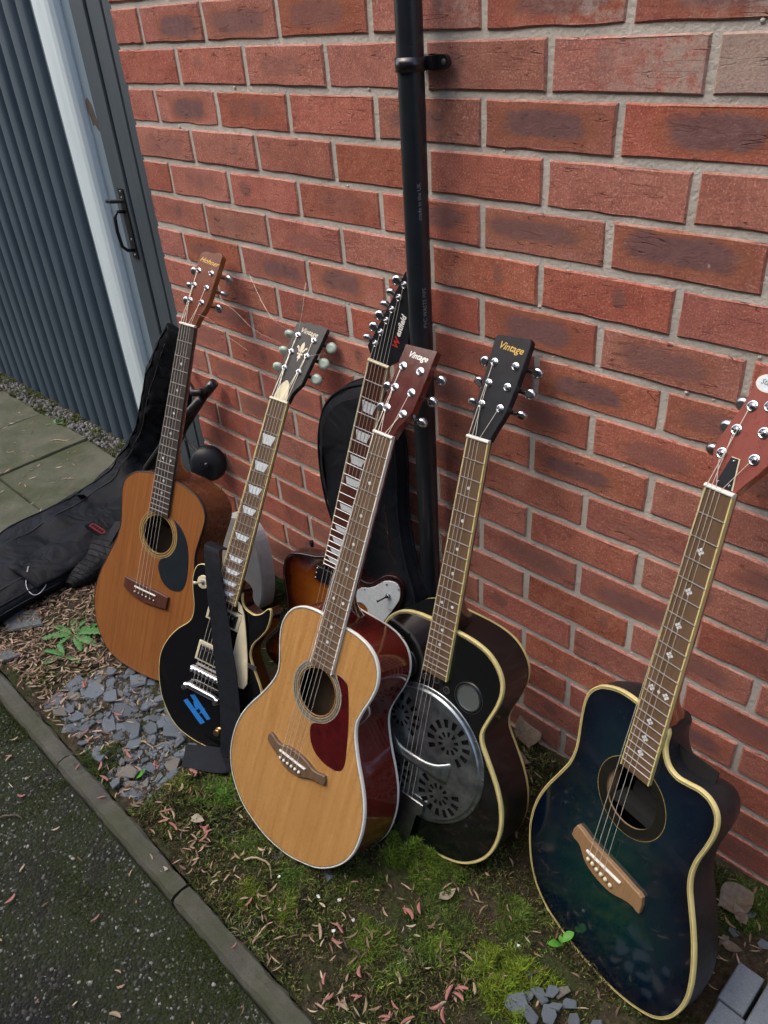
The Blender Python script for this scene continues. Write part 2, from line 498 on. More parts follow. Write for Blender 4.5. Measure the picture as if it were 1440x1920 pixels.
class MB:
    """collects faces, then makes ONE mesh object"""
    def __init__(s):
        s.v = []
        s.f = []

    def add(s, vs, fs):
        k = len(s.v)
        s.v += [tuple(p) for p in vs]
        s.f += [tuple(i + k for i in f) for f in fs]
        return s

    def box(s, lo, hi):
        x0, y0, z0 = lo
        x1, y1, z1 = hi
        return s.add([(x0, y0, z0), (x1, y0, z0), (x1, y1, z0), (x0, y1, z0), (x0, y0, z1), (x1, y0, z1), (x1, y1, z1), (x0, y1, z1)],
                     [(0, 3, 2, 1), (4, 5, 6, 7), (0, 1, 5, 4), (1, 2, 6, 5), (2, 3, 7, 6), (3, 0, 4, 7)])

    def cbox(s, lo, hi, c):
        """box whose top (+z) edges are chamfered by c"""
        x0, y0, z0 = lo
        x1, y1, z1 = hi
        vs = [(x0, y0, z0), (x1, y0, z0), (x1, y1, z0), (x0, y1, z0), (x0, y0, z1 - c), (x1, y0, z1 - c), (x1, y1, z1 - c), (x0, y1, z1 - c),
              (x0 + c, y0 + c, z1), (x1 - c, y0 + c, z1), (x1 - c, y1 - c, z1), (x0 + c, y1 - c, z1)]
        fs = [(0, 3, 2, 1), (8, 9, 10, 11)]
        for a in range(4):
            b = (a + 1) % 4
            fs += [(a, b, 4 + b, 4 + a), (4 + a, 4 + b, 8 + b, 8 + a)]
        return s.add(vs, fs)

    def prism(s, poly, z0, z1, f=None):
        """poly [(x, y)] extruded from z0 to z1; f maps (x, y, z)"""
        f = f or (lambda x, y, z: (x, y, z))
        n = len(poly)
        vs = [f(x, y, z0) for x, y in poly] + [f(x, y, z1) for x, y in poly]
        fs = [tuple(range(n - 1, -1, -1)), tuple(range(n, 2 * n))]
        fs += [(i, (i + 1) % n, n + (i + 1) % n, n + i) for i in range(n)]
        return s.add(vs, fs)

    def tube(s, pts, r, n=8, caps=True):
        pts = [Vector(p) for p in pts]
        rs = r if isinstance(r, (list, tuple)) else [r] * len(pts)
        rings = []
        up = None
        for i, p in enumerate(pts):
            d = (pts[min(i + 1, len(pts) - 1)] - pts[max(i - 1, 0)]).normalized()
            if up is None:
                up = d.orthogonal().normalized()
            up = (up - d * up.dot(d))
            up = up.normalized() if up.length > 1e-6 else d.orthogonal().normalized()
            w = d.cross(up)
            rings.append([p + (up * math.cos(a) + w * math.sin(a)) * rs[i] for a in [2 * math.pi * k / n for k in range(n)]])
        vs = [q for ring in rings for q in ring]
        fs = []
        for i in range(len(pts) - 1):
            for k in range(n):
                a, b = i * n + k, i * n + (k + 1) % n
                fs.append((a, b, b + n, a + n))
        if caps:
            fs += [tuple(range(n - 1, -1, -1)), tuple(range((len(pts) - 1) * n, len(pts) * n))]
        return s.add(vs, fs)

    def lathe(s, o, d, prof, n=16):
        """prof [(along, radius)] about the axis o + t d"""
        o = Vector(o)
        d = Vector(d).normalized()
        a = d.orthogonal().normalized()
        b = d.cross(a)
        vs, fs = [], []
        for t, r in prof:
            for k in range(n):
                g = 2 * math.pi * k / n
                vs.append(o + d * t + (a * math.cos(g) + b * math.sin(g)) * max(r, 1e-5))
        for i in range(len(prof) - 1):
            for k in range(n):
                p, q = i * n + k, i * n + (k + 1) % n
                fs.append((p, q, q + n, p + n))
        fs += [tuple(range(n - 1, -1, -1)), tuple(range((len(prof) - 1) * n, len(prof) * n))]
        return s.add(vs, fs)

    def loops(s, loops, close=True):
        """skin a list of equal-length closed loops"""
        n = len(loops[0])
        vs = [p for l in loops for p in l]
        fs = []
        for i in range(len(loops) - 1):
            for k in range(n if close else n - 1):
                a, b = i * n + k, i * n + (k + 1) % n
                fs.append((a, b, b + n, a + n))
        return s.add(vs, fs)

    def mesh(s, name, smooth=False):
        me = bpy.data.meshes.new(name)
        me.from_pydata([tuple(v) for v in s.v], [], s.f)
        me.update()
        if smooth:
            me.polygons.foreach_set('use_smooth', [True] * len(me.polygons))
        return me

    def build(s, name, mat, parent=None, smooth=False):
        return link(name, s.mesh(name, smooth), mat, parent)


def big_mesh(name, V, F, cols=None):
    """numpy verts (n,3), faces (m,3 or 4), per-vertex colour"""
    me = bpy.data.meshes.new(name)
    V = np.asarray(V, dtype=np.float32)
    F = np.asarray(F, dtype=np.int32)
    k = F.shape[1]
    me.vertices.add(len(V))
    me.vertices.foreach_set('co', V.ravel())
    me.loops.add(F.size)
    me.loops.foreach_set('vertex_index', F.ravel())
    me.polygons.add(len(F))
    me.polygons.foreach_set('loop_start', np.arange(0, F.size, k, dtype=np.int32))
    me.polygons.foreach_set('loop_total', np.full(len(F), k, dtype=np.int32))
    me.update(calc_edges=True)
    if cols is not None:
        a = me.attributes.new('col', 'FLOAT_COLOR', 'POINT')
        c = np.ones((len(V), 4), dtype=np.float32)
        c[:, :3] = cols
        a.data.foreach_set('color', c.ravel())
    return me


def spline(pts, m=5, closed=True):
    """Catmull-Rom through pts"""
    n = len(pts)
    out = []
    P = [np.array(p, float) for p in pts]
    for i in range(n if closed else n - 1):
        if closed:
            a, b, c, d = P[i - 1], P[i], P[(i + 1) % n], P[(i + 2) % n]
        else:
            a, b, c, d = P[max(i - 1, 0)], P[i], P[i + 1], P[min(i + 2, n - 1)]
        for k in range(m):
            t = k / m
            out.append(tuple(.5 * ((2 * b) + (c - a) * t + (2 * a - 5 * b + 4 * c - d) * t * t + (3 * b - a - 3 * c + d) * t ** 3)))
    if not closed:
        out.append(tuple(P[-1]))
    return out


def inside(poly, pts):
    poly = np.asarray(poly)
    pts = np.asarray(pts)
    x, y = pts[:, 0], pts[:, 1]
    r = np.zeros(len(pts), bool)
    j = len(poly) - 1
    for i in range(len(poly)):
        xi, yi = poly[i]
        xj, yj = poly[j]
        c = ((yi > y) != (yj > y)) & (x < (xj - xi) * (y - yi) / (yj - yi + 1e-15) + xi)
        r ^= c
        j = i
    return r


def seg_dist(poly, pts):
    poly = np.asarray(poly)
    pts = np.asarray(pts)
    best = np.full(len(pts), 9.0)
    for i in range(len(poly)):
        a, b = poly[i - 1], poly[i]
        ab = b - a
        t = np.clip(((pts - a) @ ab) / (ab @ ab + 1e-15), 0, 1)
        d = np.linalg.norm(pts - (a + t[:, None] * ab), axis=1)
        best = np.minimum(best, d)
    return best


def area(poly):
    return .5 * sum(poly[i - 1][0] * poly[i][1] - poly[i][0] * poly[i - 1][1] for i in range(len(poly)))


def offset(poly, d):
    """move a closed loop outwards by d"""
    if area(poly) < 0:
        d = -d
    n = len(poly)
    out = []
    for i in range(n):
        ax, ay = poly[i - 1]
        bx, by = poly[(i + 1) % n]
        tx, ty = bx - ax, by - ay
        l = math.hypot(tx, ty) or 1
        out.append((poly[i][0] + ty / l * d, poly[i][1] - tx / l * d))
    return out


def cdt(outer, holes=(), grid=0.0):
    co = [Vector(p) for p in outer]
    ed = [(i, (i + 1) % len(outer)) for i in range(len(outer))]
    for h in holes:
        k = len(co)
        co += [Vector(p) for p in h]
        ed += [(k + i, k + (i + 1) % len(h)) for i in range(len(h))]
    if grid:
        a = np.array(outer)
        gx = np.arange(a[:, 0].min(), a[:, 0].max(), grid)
        gy = np.arange(a[:, 1].min(), a[:, 1].max(), grid)
        g = np.array([(x, y) for x in gx for y in gy])
        ok = inside(outer, g) & (seg_dist(outer, g) > grid * .5)
        for h in holes:
            ok &= ~inside(h, g) & (seg_dist(h, g) > grid * .4)
        co += [Vector((float(p[0]), float(p[1]))) for p in g[ok]]
    v, e, f, *_ = delaunay_2d_cdt(co, ed, [], 0, 1e-6)
    P = np.array([tuple(p) for p in v])
    F = np.array([tuple(t) for t in f])
    cen = P[F].mean(1)
    ok = inside(outer, cen)
    for h in holes:
        ok &= ~inside(h, cen)
    F = F[ok]
    # all up
    A = P[F]
    s = (A[:, 1, 0] - A[:, 0, 0]) * (A[:, 2, 1] - A[:, 0, 1]) - (A[:, 1, 1] - A[:, 0, 1]) * (A[:, 2, 0] - A[:, 0, 0])
    F[s < 0] = F[s < 0][:, ::-1]
    return P, F


def circle(cx, cy, r, n=40, ry=None):
    ry = ry or r
    return [(cx + r * math.cos(2 * math.pi * k / n), cy + ry * math.sin(2 * math.pi * k / n)) for k in range(n)]


def text_verts(txt, size, shear=0.0, bold=0.0):
    cu = bpy.data.curves.new('lettering', 'FONT')
    cu.body = txt
    cu.size = size
    cu.shear = shear
    cu.offset = bold
    cu.align_x = 'CENTER'
    cu.align_y = 'CENTER'
    cu.resolution_u = 2
    o = bpy.data.objects.new('lettering', cu)
    COL.objects.link(o)
    dg = bpy.context.evaluated_depsgraph_get()
    me = bpy.data.meshes.new_from_object(o.evaluated_get(dg))
    vs = [tuple(v.co) for v in me.vertices]
    fs = [tuple(p.vertices) for p in me.polygons]
    bpy.data.meshes.remove(me)
    bpy.data.objects.remove(o)
    bpy.data.curves.remove(cu)
    return vs, fs


def gz(x, y):
    """height of the planted bed"""
    p = Vector((x * 6, y * 6, 3.1))
    h = .011 * noise.noise(p) + .008 * noise.noise(p * 3.7) + .006 * noise.noise(p * 8.0)
    return h - .009


# ================================================================== the setting
# --- ground sheet
mb = MB().box((-40, -40, -.5), (40, 40, -.045))
g = mb.build('ground', 'tarmac')
tag(g, kind='structure')

# --- the house across the drive: out of the picture, it is what the lacquer mirrors
house = MB().box((-9, -12, -.1), (11, -5.4, 6.8))
house.add([(-9.3, -12.3, 6.8), (11.3, -12.3, 6.8), (11.3, -5.1, 6.8), (-9.3, -5.1, 6.8), (-9.3, -8.7, 9.2), (11.3, -8.7, 9.2)], [(0, 1, 5, 4), (2, 3, 4, 5), (1, 2, 5), (3, 0, 4)])
tag(house.build('opposite_house', plain('dull_brick_render', (.105, .070, .055), .9, 0, None, .3, 3)), kind='structure')

# --- tarmac path in front of the kerb
mb = MB()
xs = np.linspace(-3.2, 4.2, 75)
ys = np.linspace(-4.0, -.772, 40)
vs = [(x, y, -.016 + .004 * noise.noise(Vector((x * 5, y * 5, 0)))) for y in ys for x in xs]
n = len(xs)
mb.add(vs, [(j * n + i, j * n + i + 1, (j + 1) * n + i + 1, (j + 1) * n + i) for j in range(len(ys) - 1) for i in range(n - 1)])
tag(mb.build('path', 'tarmac', None, True), kind='structure')

# --- planted bed along the wall
mb = MB()
xs = np.linspace(-.36, 3.6, 330)
ys = np.linspace(-.724, .09, 80)
n = len(xs)
vs = [(x, y, gz(x, y)) for y in ys for x in xs]
mb.add(vs, [(j * n + i, j * n + i + 1, (j + 1) * n + i + 1, (j + 1) * n + i) for j in range(len(ys) - 1) for i in range(n - 1)])
bed = mb.build('soil_bed', 'soil', None, True)
tag(bed, kind='structure')
# strip of soil along the fence
mb = MB()
xs = np.linspace(-3.6, -.34, 120)
ys = np.linspace(-.75, .30, 40)
n = len(xs)
vs = [(x, y, -.016 + .014 * max(0, min(1, (y - .05) / .05)) + .006 * noise.noise(Vector((x * 16, y * 16, 9)))) for y in ys for x in xs]
mb.add(vs, [(j * n + i, j * n + i + 1, (j + 1) * n + i + 1, (j + 1) * n + i) for j in range(len(ys) - 1) for i in range(n - 1)])
tag(mb.build('soil_strip', 'soil', None, True), kind='structure')

# --- paving slabs
pav = empty('paving')
tag(pav, kind='structure')


def slab(x0, x1, y0, y1, z, tilt):
    mb = MB()
    c = (x0 + x1) / 2, (y0 + y1) / 2
    a, b = (x1 - x0) / 2, (y1 - y0) / 2
    pts = []
    for (sx, sy, nn) in ((-1, -1, 0), (1, -1, 1), (1, 1, 2), (-1, 1, 3)):
        pts.append((sx * a, sy * b))
    ring = []
    for i in range(4):
        p, q = pts[i], pts[(i + 1) % 4]
        for k in range(6):
            t = k / 6
            w = R.uniform(-.003, .003)
            ring.append((p[0] + (q[0] - p[0]) * t + w, p[1] + (q[1] - p[1]) * t + R.uniform(-.003, .003)))
    inner = [(x * .985, y * .985) for x, y in ring]
    lo = [(x, y, -.05) for x, y in ring]
    mi = [(x, y, -.007) for x, y in ring]
    hi = [(x, y, 0) for x, y in inner]
    mb.loops([lo, mi, hi])
    mb.add(hi, [tuple(range(len(hi)))])
    o = mb.build('slab', 'slab', pav)
    o.location = (c[0], c[1], z)
    o.rotation_euler = tilt
    return o


for (x0, x1, rows) in ((-0.747, -0.343, (-.92, -.44, .06)), (-1.157, -0.753, (-1.45, -.885, -.292, .082)), (-1.557, -1.163, (-1.5, -1.0, -.42, .085)), (-1.967, -1.563, (-1.4, -.9, -.35, .085)), (-2.377, -1.973, (-1.3, -.6, .085)), (-2.787, -2.383, (-1.3, -.5, .085))):
    for a, b in zip(rows[:-1], rows[1:]):
        slab(x0, x1, a + .003, b - .003, R.uniform(-.004, .002), (R.uniform(-.008, .008), R.uniform(-.008, .008), R.uniform(-.006, .006)))

# --- kerb: thin concrete edging stones
kerb = empty('kerb')
tag(kerb, kind='structure')
kx = [-1.9, -.985, -.62, .293, .766, 1.683, 2.60, 3.5]
for i in range(len(kx) - 1):
    mb = MB()
    x0, x1 = kx[i] + (.0006 if i in (3,) else .0012), kx[i + 1] - (.0006 if i in (2,) else .0014)
    m = max(6, int((x1 - x0) / .012))
    prof = [(-.770, -.2), (-.770, -.003), (-.764, .006), (-.748, .0085), (-.732, .006), (-.727, -.002), (-.726, -.2)]
    loops = []
    for k in range(m + 1):
        x = x0 + (x1 - x0) * k / m
        l = []
        for j, (y, z) in enumerate(prof):
            e = .0030 * noise.noise(Vector((x * 22, j * 3.3, i * 7))) + .0022 * noise.noise(Vector((x * 75, j * 5.1, i * 7)))
            ex = 0.0
            if k in (0, m) and 1 <= j <= 5:
                ex = (-1 if k else 1) * R.uniform(0, .004 if (i, k) not in ((2, m), (3, 0)) else .001)
            l.append((x + ex, y + e, z + (e if z > -.1 else 0) - (R.uniform(0, .004) if k in (0, m) and 1 <= j <= 5 else 0)))
        loops.append(l)
    mb.loops(loops)
    n = len(prof)
    mb.add(loops[0], [tuple(range(n))])
    mb.add(loops[-1], [tuple(range(n - 1, -1, -1))])
    o = mb.build('kerb_stone', 'kerb', kerb)
    o.rotation_euler = (0, R.uniform(-.002, .002), 0)

# --- brick wall
WX0, WX1 = -.110, 3.20
wall = empty('brick_wall', Matrix.Translation((0, 0, 0)))
tag(wall, 'red brick wall with grey mortar and dark kiln marks behind the guitars', 'wall')
mb = MB().box((WX0 + .004, .0015, -.12), (WX1, .10, 2.22))
mb.build('mortar', 'mortar', wall)


def brick_mesh(L, seed):
    r = random.Random(seed)
    mb = MB()
    hx, hz = L / 2, .0325
    ring = []
    N = [6, 2, 6, 2]
    cor = [(-hx, -hz), (hx, -hz), (hx, hz), (-hx, hz)]
    for i in range(4):
        p, q = cor[i], cor[(i + 1) % 4]
        for k in range(N[i]):
            t = k / N[i]
            j = .0007
            ring.append((p[0] + (q[0] - p[0]) * t + r.uniform(-j, j), p[1] + (q[1] - p[1]) * t + r.uniform(-j, j)))
    sx, sz = (hx - .0030) / hx, (hz - .0026) / hz
    dy = r.uniform(-.0008, .0002)
    fr = []
    for x, z in ring:
        k = r.choice([0, 0, 0, 0, 0, 0, .0006, .0014])
        fr.append((math.copysign(max(0, abs(x * sx) - k), x), dy + r.uniform(-.0004, .0004), math.copysign(max(0, abs(z * sz) - k), z)))
    mi = [(x, .0032 + r.uniform(-.0008, .0008), z) for x, z in ring]
    ba = [(x, .060, z) for x, z in ring]
    mb.loops([ba, mi, fr])
    mb.add(fr, [tuple(range(len(fr)))])
    me = mb.mesh('brick')
    me.materials.append(MT['brick'])
    return me


BM = {}
Z0 = 1.425                                               # top of course 0
brick_far = MB()
# (course, column) -> how strongly the dark kiln patch shows
DARK = {(0, 1): .9, (0, 2): .7, (0, 3): .55, (0, 5): .7, (0, 6): .8, (2, 1): .9, (2, 5): .9, (2, 6): .9, (2, 4): .6, (4, 4): .7, (4, 5): .75, (4, 6): .9, (6, 2): .8,
        (6, 3): .8, (6, 5): .85, (6, 6): .6, (7, 5): .9, (9, 5): .85, (8, 1): .6, (8, 2): .5, (6, 1): .6, (10, 1): .6, (5, 1): .3, (12, 6): .7, (13, 6): .6, (14, 4): .4, (11, 1): .5, (3, 0): .3, (15, 6): .8, (7, 6): .5, (-2, 3): .8, (-2, 5): .7}
WHITE = {(0, 4): .55, (0, 5): .60, (0, 6): .6, (1, 5): .72, (1, 6): 1.0, (1, 7): .95, (1, 4): .30, (2, 6): .3, (4, 6): .35, (0, 3): .3, (-1, 4): .5, (-1, 5): .6, (10, 6): .3, (-1, 6): .6}
cnt = 0
for c in range(-9, 20):
    zc = Z0 - .075 * (c + .5) - .0
    odd = c % 2
    xj = .1125 if odd else 0.0
    edges = [WX0]
    x = xj
    while x < WX1:
        if x - WX0 > .05:
            edges.append(x)
        x += .225
    edges.append(WX1)
    for k in range(len(edges) - 1):
        a = edges[k] + (.0 if k == 0 else .005)
        b = edges[k + 1] - .005
        L = round(b - a, 4)
        key = (L, R.randrange(6))
        if key not in BM:
            BM[key] = brick_mesh(L, hash((int(L * 10000), key[1])) & 0xffff)
        px, pz = (a + b) / 2 + R.uniform(-.001, .001), zc + R.uniform(-.0012, .0012)
        if c >= -4 and px < 2.45 and cnt < 300:
            o = bpy.data.objects.new('brick', BM[key])
            COL.objects.link(o)
            o.parent = wall
            o.location = (px, R.uniform(-.0022, -.0006), pz)
            o.rotation_euler = (R.uniform(-.012, .012), R.uniform(-.004, .004), R.uniform(-.006, .006))
            col_i = k if not odd else k
            pt = DARK.get((c, col_i), R.choice([0, 0, 0, .15, .35]) if c % 2 else R.choice([0, 0, .3, .5]))
            sp = 0.0 if pt > .3 else R.choice([0, 0, .5, .8, 1.0])
            o.color = (pt, sp, WHITE.get((c, col_i), R.choice([0, 0, 0, .08, .12])), 1)
            cnt += 1
        else:
            me = BM[key]
            brick_far.add([(v.co.x + px, v.co.y, v.co.z + pz) for v in me.vertices], [tuple(p.vertices) for p in me.polygons])
tag(brick_far.build('brick', 'brick', wall), kind='stuff')

# crumbs of spilt mortar on the bed joints
mb = MB()
for i in range(70):
    c = R.randrange(-1, 17)
    x = R.uniform(-.05, 1.75)
    z = Z0 - .075 * c + R.uniform(-.004, .004)
    r = R.uniform(.0015, .0045)
    mb.lathe((x, .003, z), (R.uniform(-.4, .4), -1, R.uniform(-.2, .5)), [(0, r), (r * .7, r * .8), (r * 1.1, r * .25)], 7)
tag(mb.build('mortar_crumb', 'mortar', wall), kind='stuff')

# --- blue-grey plank fence left of the wall
FY = .165
fence = empty('plank_fence', Matrix.Translation((-2.0, FY, 0)))
tag(fence, 'dark blue grey fence of grooved vertical boards left of the white post', 'fence')
pw = .092
plank_me = []
for s in range(4):
    mb = MB()
    r = random.Random(s)
    # section of one board: flat face, rounded shoulder, wide groove
    prof = [(-.046, .034), (-.046, .020), (-.042, .0185), (-.034, .0135), (-.026, .0060), (-.018, .0012), (-.010, 0.0), (.022, 0.0), (.030, .0018), (.037, .0075), (.0420, .0150), (.0452, .0195), (.0456, .034)]
    loops = []
    for k in range(9):
        z = -.03 + 2.05 * k / 8
        w = [r.uniform(-.0012, .0012) for _ in range(3)]
        loops.append([(px + w[0], py + w[1], z) for px, py in prof])
    mb.loops(loops, False)
    mb.add(loops[0], [tuple(range(len(prof)))])
    mb.add(loops[-1], [tuple(range(len(prof)))])
    me = mb.mesh('plank')
    me.materials.append(MT['plank'])
    me.polygons.foreach_set('use_smooth', [True] * len(me.polygons))
    plank_me.append(me)
x = -.815
i = 0
while x > -3.5:
    o = bpy.data.objects.new('plank', plank_me[i % 4])
    COL.objects.link(o)
    o.parent = fence
    o.location = (x + 2.0, R.uniform(-.001, .001), R.uniform(-.004, .004))
    o.rotation_euler = (R.uniform(-.001, .001), R.uniform(-.0012, .0012), 0)
    x -= pw
    i += 1

# --- white post between fence and gate
mb = MB()
prof = [(-.060, .05), (-.060, .006), (-.056, .001), (-.02, -.001), (.018, 0.0), (.034, .004), (.045, .013), (.050, .026), (.052, .05)]
loops = []
for k in range(21):
    z = -.02 + 2.2 * k / 20
    loops.append([(-.705 + px, .135 + py, z) for px, py in prof])
mb.loops(loops, False)
mb.add(loops[-1], [tuple(range(len(prof)))])
post = mb.build('white_post', 'post', None, False)
tag(post, 'white painted post with a rounded edge between fence and gate', 'post')

# --- gate with latch and pull handle
gate = empty('timber_gate', Matrix.Translation((-.5, .17, 0)))
tag(gate, 'slate grey boarded gate with black pull handle beside the brick wall', 'gate')
mb = MB().box((-.16, -.004, .02), (-.101, .02, 2.15))
mb.build('frame_strip', 'strip', gate)
for (a, b, y) in ((-.099, -.022, -.010), (-.016, .058, -.006), (.064, .148, -.006), (.154, .236, -.006), (.242, .33, -.006)):
    mb = MB()
    prof = [(a, .03), (a, y + .004), (a + .003, y), (b - .003, y), (b, y + .004), (b, .03)]
    loops = [[(px, py, .035 + 2.1 * k / 6) for px, py in prof] for k in range(7)]
    mb.loops(loops, False)
    mb.add(loops[0], [tuple(range(6))])
    mb.add(loops[-1], [tuple(range(6))])
    mb.build('board', 'gate', gate)
pp = [(-.150, 1.215), (-.135, 1.224), (-.118, 1.205), (-.112, 1.178), (-.106, 1.160), (-.104, 1.135), (-.116, 1.142), (-.126, 1.155), (-.138, 1.150), (-.142, 1.172), (-.152, 1.190)]
MB().prism(pp[::-1], -.0046, -.003, lambda x, y, z: (x, z, y)).build('torn_patch', concrete_material('bare_torn_wood', (.07, .06, .05), (.16, .14, .12)), gate)
hd = MB()
hx, hy = -.062, -.010
hd.tube([(hx + .008, hy - .001, .925), (hx + .004, hy - .026, .930), (hx, hy - .036, .915), (hx - .001, hy - .038, .875), (hx + .003, hy - .036, .832), (hx + .008, hy - .024, .818), (hx + .012, hy - .001, .815)], .0052, 8)
h = hd.build('pull_handle', 'blackmetal', gate, True)
MB().box((hx - .006, hy - .004, .79), (hx + .022, hy - .0005, .99)).build('back_plate', 'blackmetal', h)
MB().tube([(hx + .012, hy, .955), (hx - .012, hy - .03, .957), (hx - .030, hy - .034, .957)], .0055, 6).build('thumb_latch', 'blackmetal', gate)
for zz in (.80, .845, .965, .982):
    MB().lathe((hx + .008, hy - .004, zz), (0, -1, 0), [(0, .0035), (.0015, .003), (.002, .001)], 8).build('screw', 'nickel', gate)

# --- waste pipe with clip
PX, PY, PR = .800, -.046, .0205
pipe = empty('waste_pipe', Matrix.Translation((PX, PY, 0)))
tag(pipe, 'black plastic waste pipe running down the brick wall', 'pipe')
mb = MB()
loops = []
for k in range(15):
    z = -.05 + 2.25 * k / 14
    loops.append([(PR * math.cos(2 * math.pi * j / 32), PR * math.sin(2 * math.pi * j / 32), z) for j in range(32)])
mb.loops(loops)
mb.build('tube', 'pvc', pipe, True)


def pipe_text(txt, size, zc, ang, mat, shear=0.0):
    vs, fs = text_verts(txt, size, shear)
    out = []
    for x, y, z in vs:
        a = ang - y / PR
        rr = PR + .0004
        out.append((rr * math.sin(a), -rr * math.cos(a), zc + x))
    MB().add(out, fs).build('printed_text', mat, pipe)


pipe_text('made in the UK', .0088, 1.128, 1.02, 'greyprint')
pipe_text('PVC WASTE PIPE', .0095, .955, 1.16, 'greyprint')
clip = MB()
cz = 1.318
ring_o = []
for zz, rr in ((cz - .0095, PR + .0006), (cz - .0095, PR + .003), (cz + .0095, PR + .003), (cz + .0095, PR + .0006)):
    ring_o.append([(rr * math.cos(2 * math.pi * j / 32), rr * math.sin(2 * math.pi * j / 32), zz) for j in range(32)])
clip.loops(ring_o + [ring_o[0]])
ck = clip.build('pipe_clip', 'blackplastic', pipe, True)
ear = MB()
outl = spline([(.012, -.0095), (.030, -.0095), (.044, -.0090), (.0505, 0), (.044, .0090), (.030, .0095), (.012, .0095)], 3)
ear.prism(outl, .026, .034, lambda x, y, z: (x, z, cz + y))
ear.box((-.016, .012, cz - .009), (.030, .0445, cz + .009))
ear.build('clip_ear', 'blackplastic', ck)
for sx in (.026, .0415):
    MB().lathe((sx, .0262, cz), (0, -1, 0), [(0, .0042), (.0012, .0040), (.0016, .0015)], 12).build('screw', 'nickel' if sx > .03 else 'blackmetal', ck)

# ================================================================== guitars
def eul(a, b, c):
    return Euler((a, b, c), 'XYZ').to_matrix()


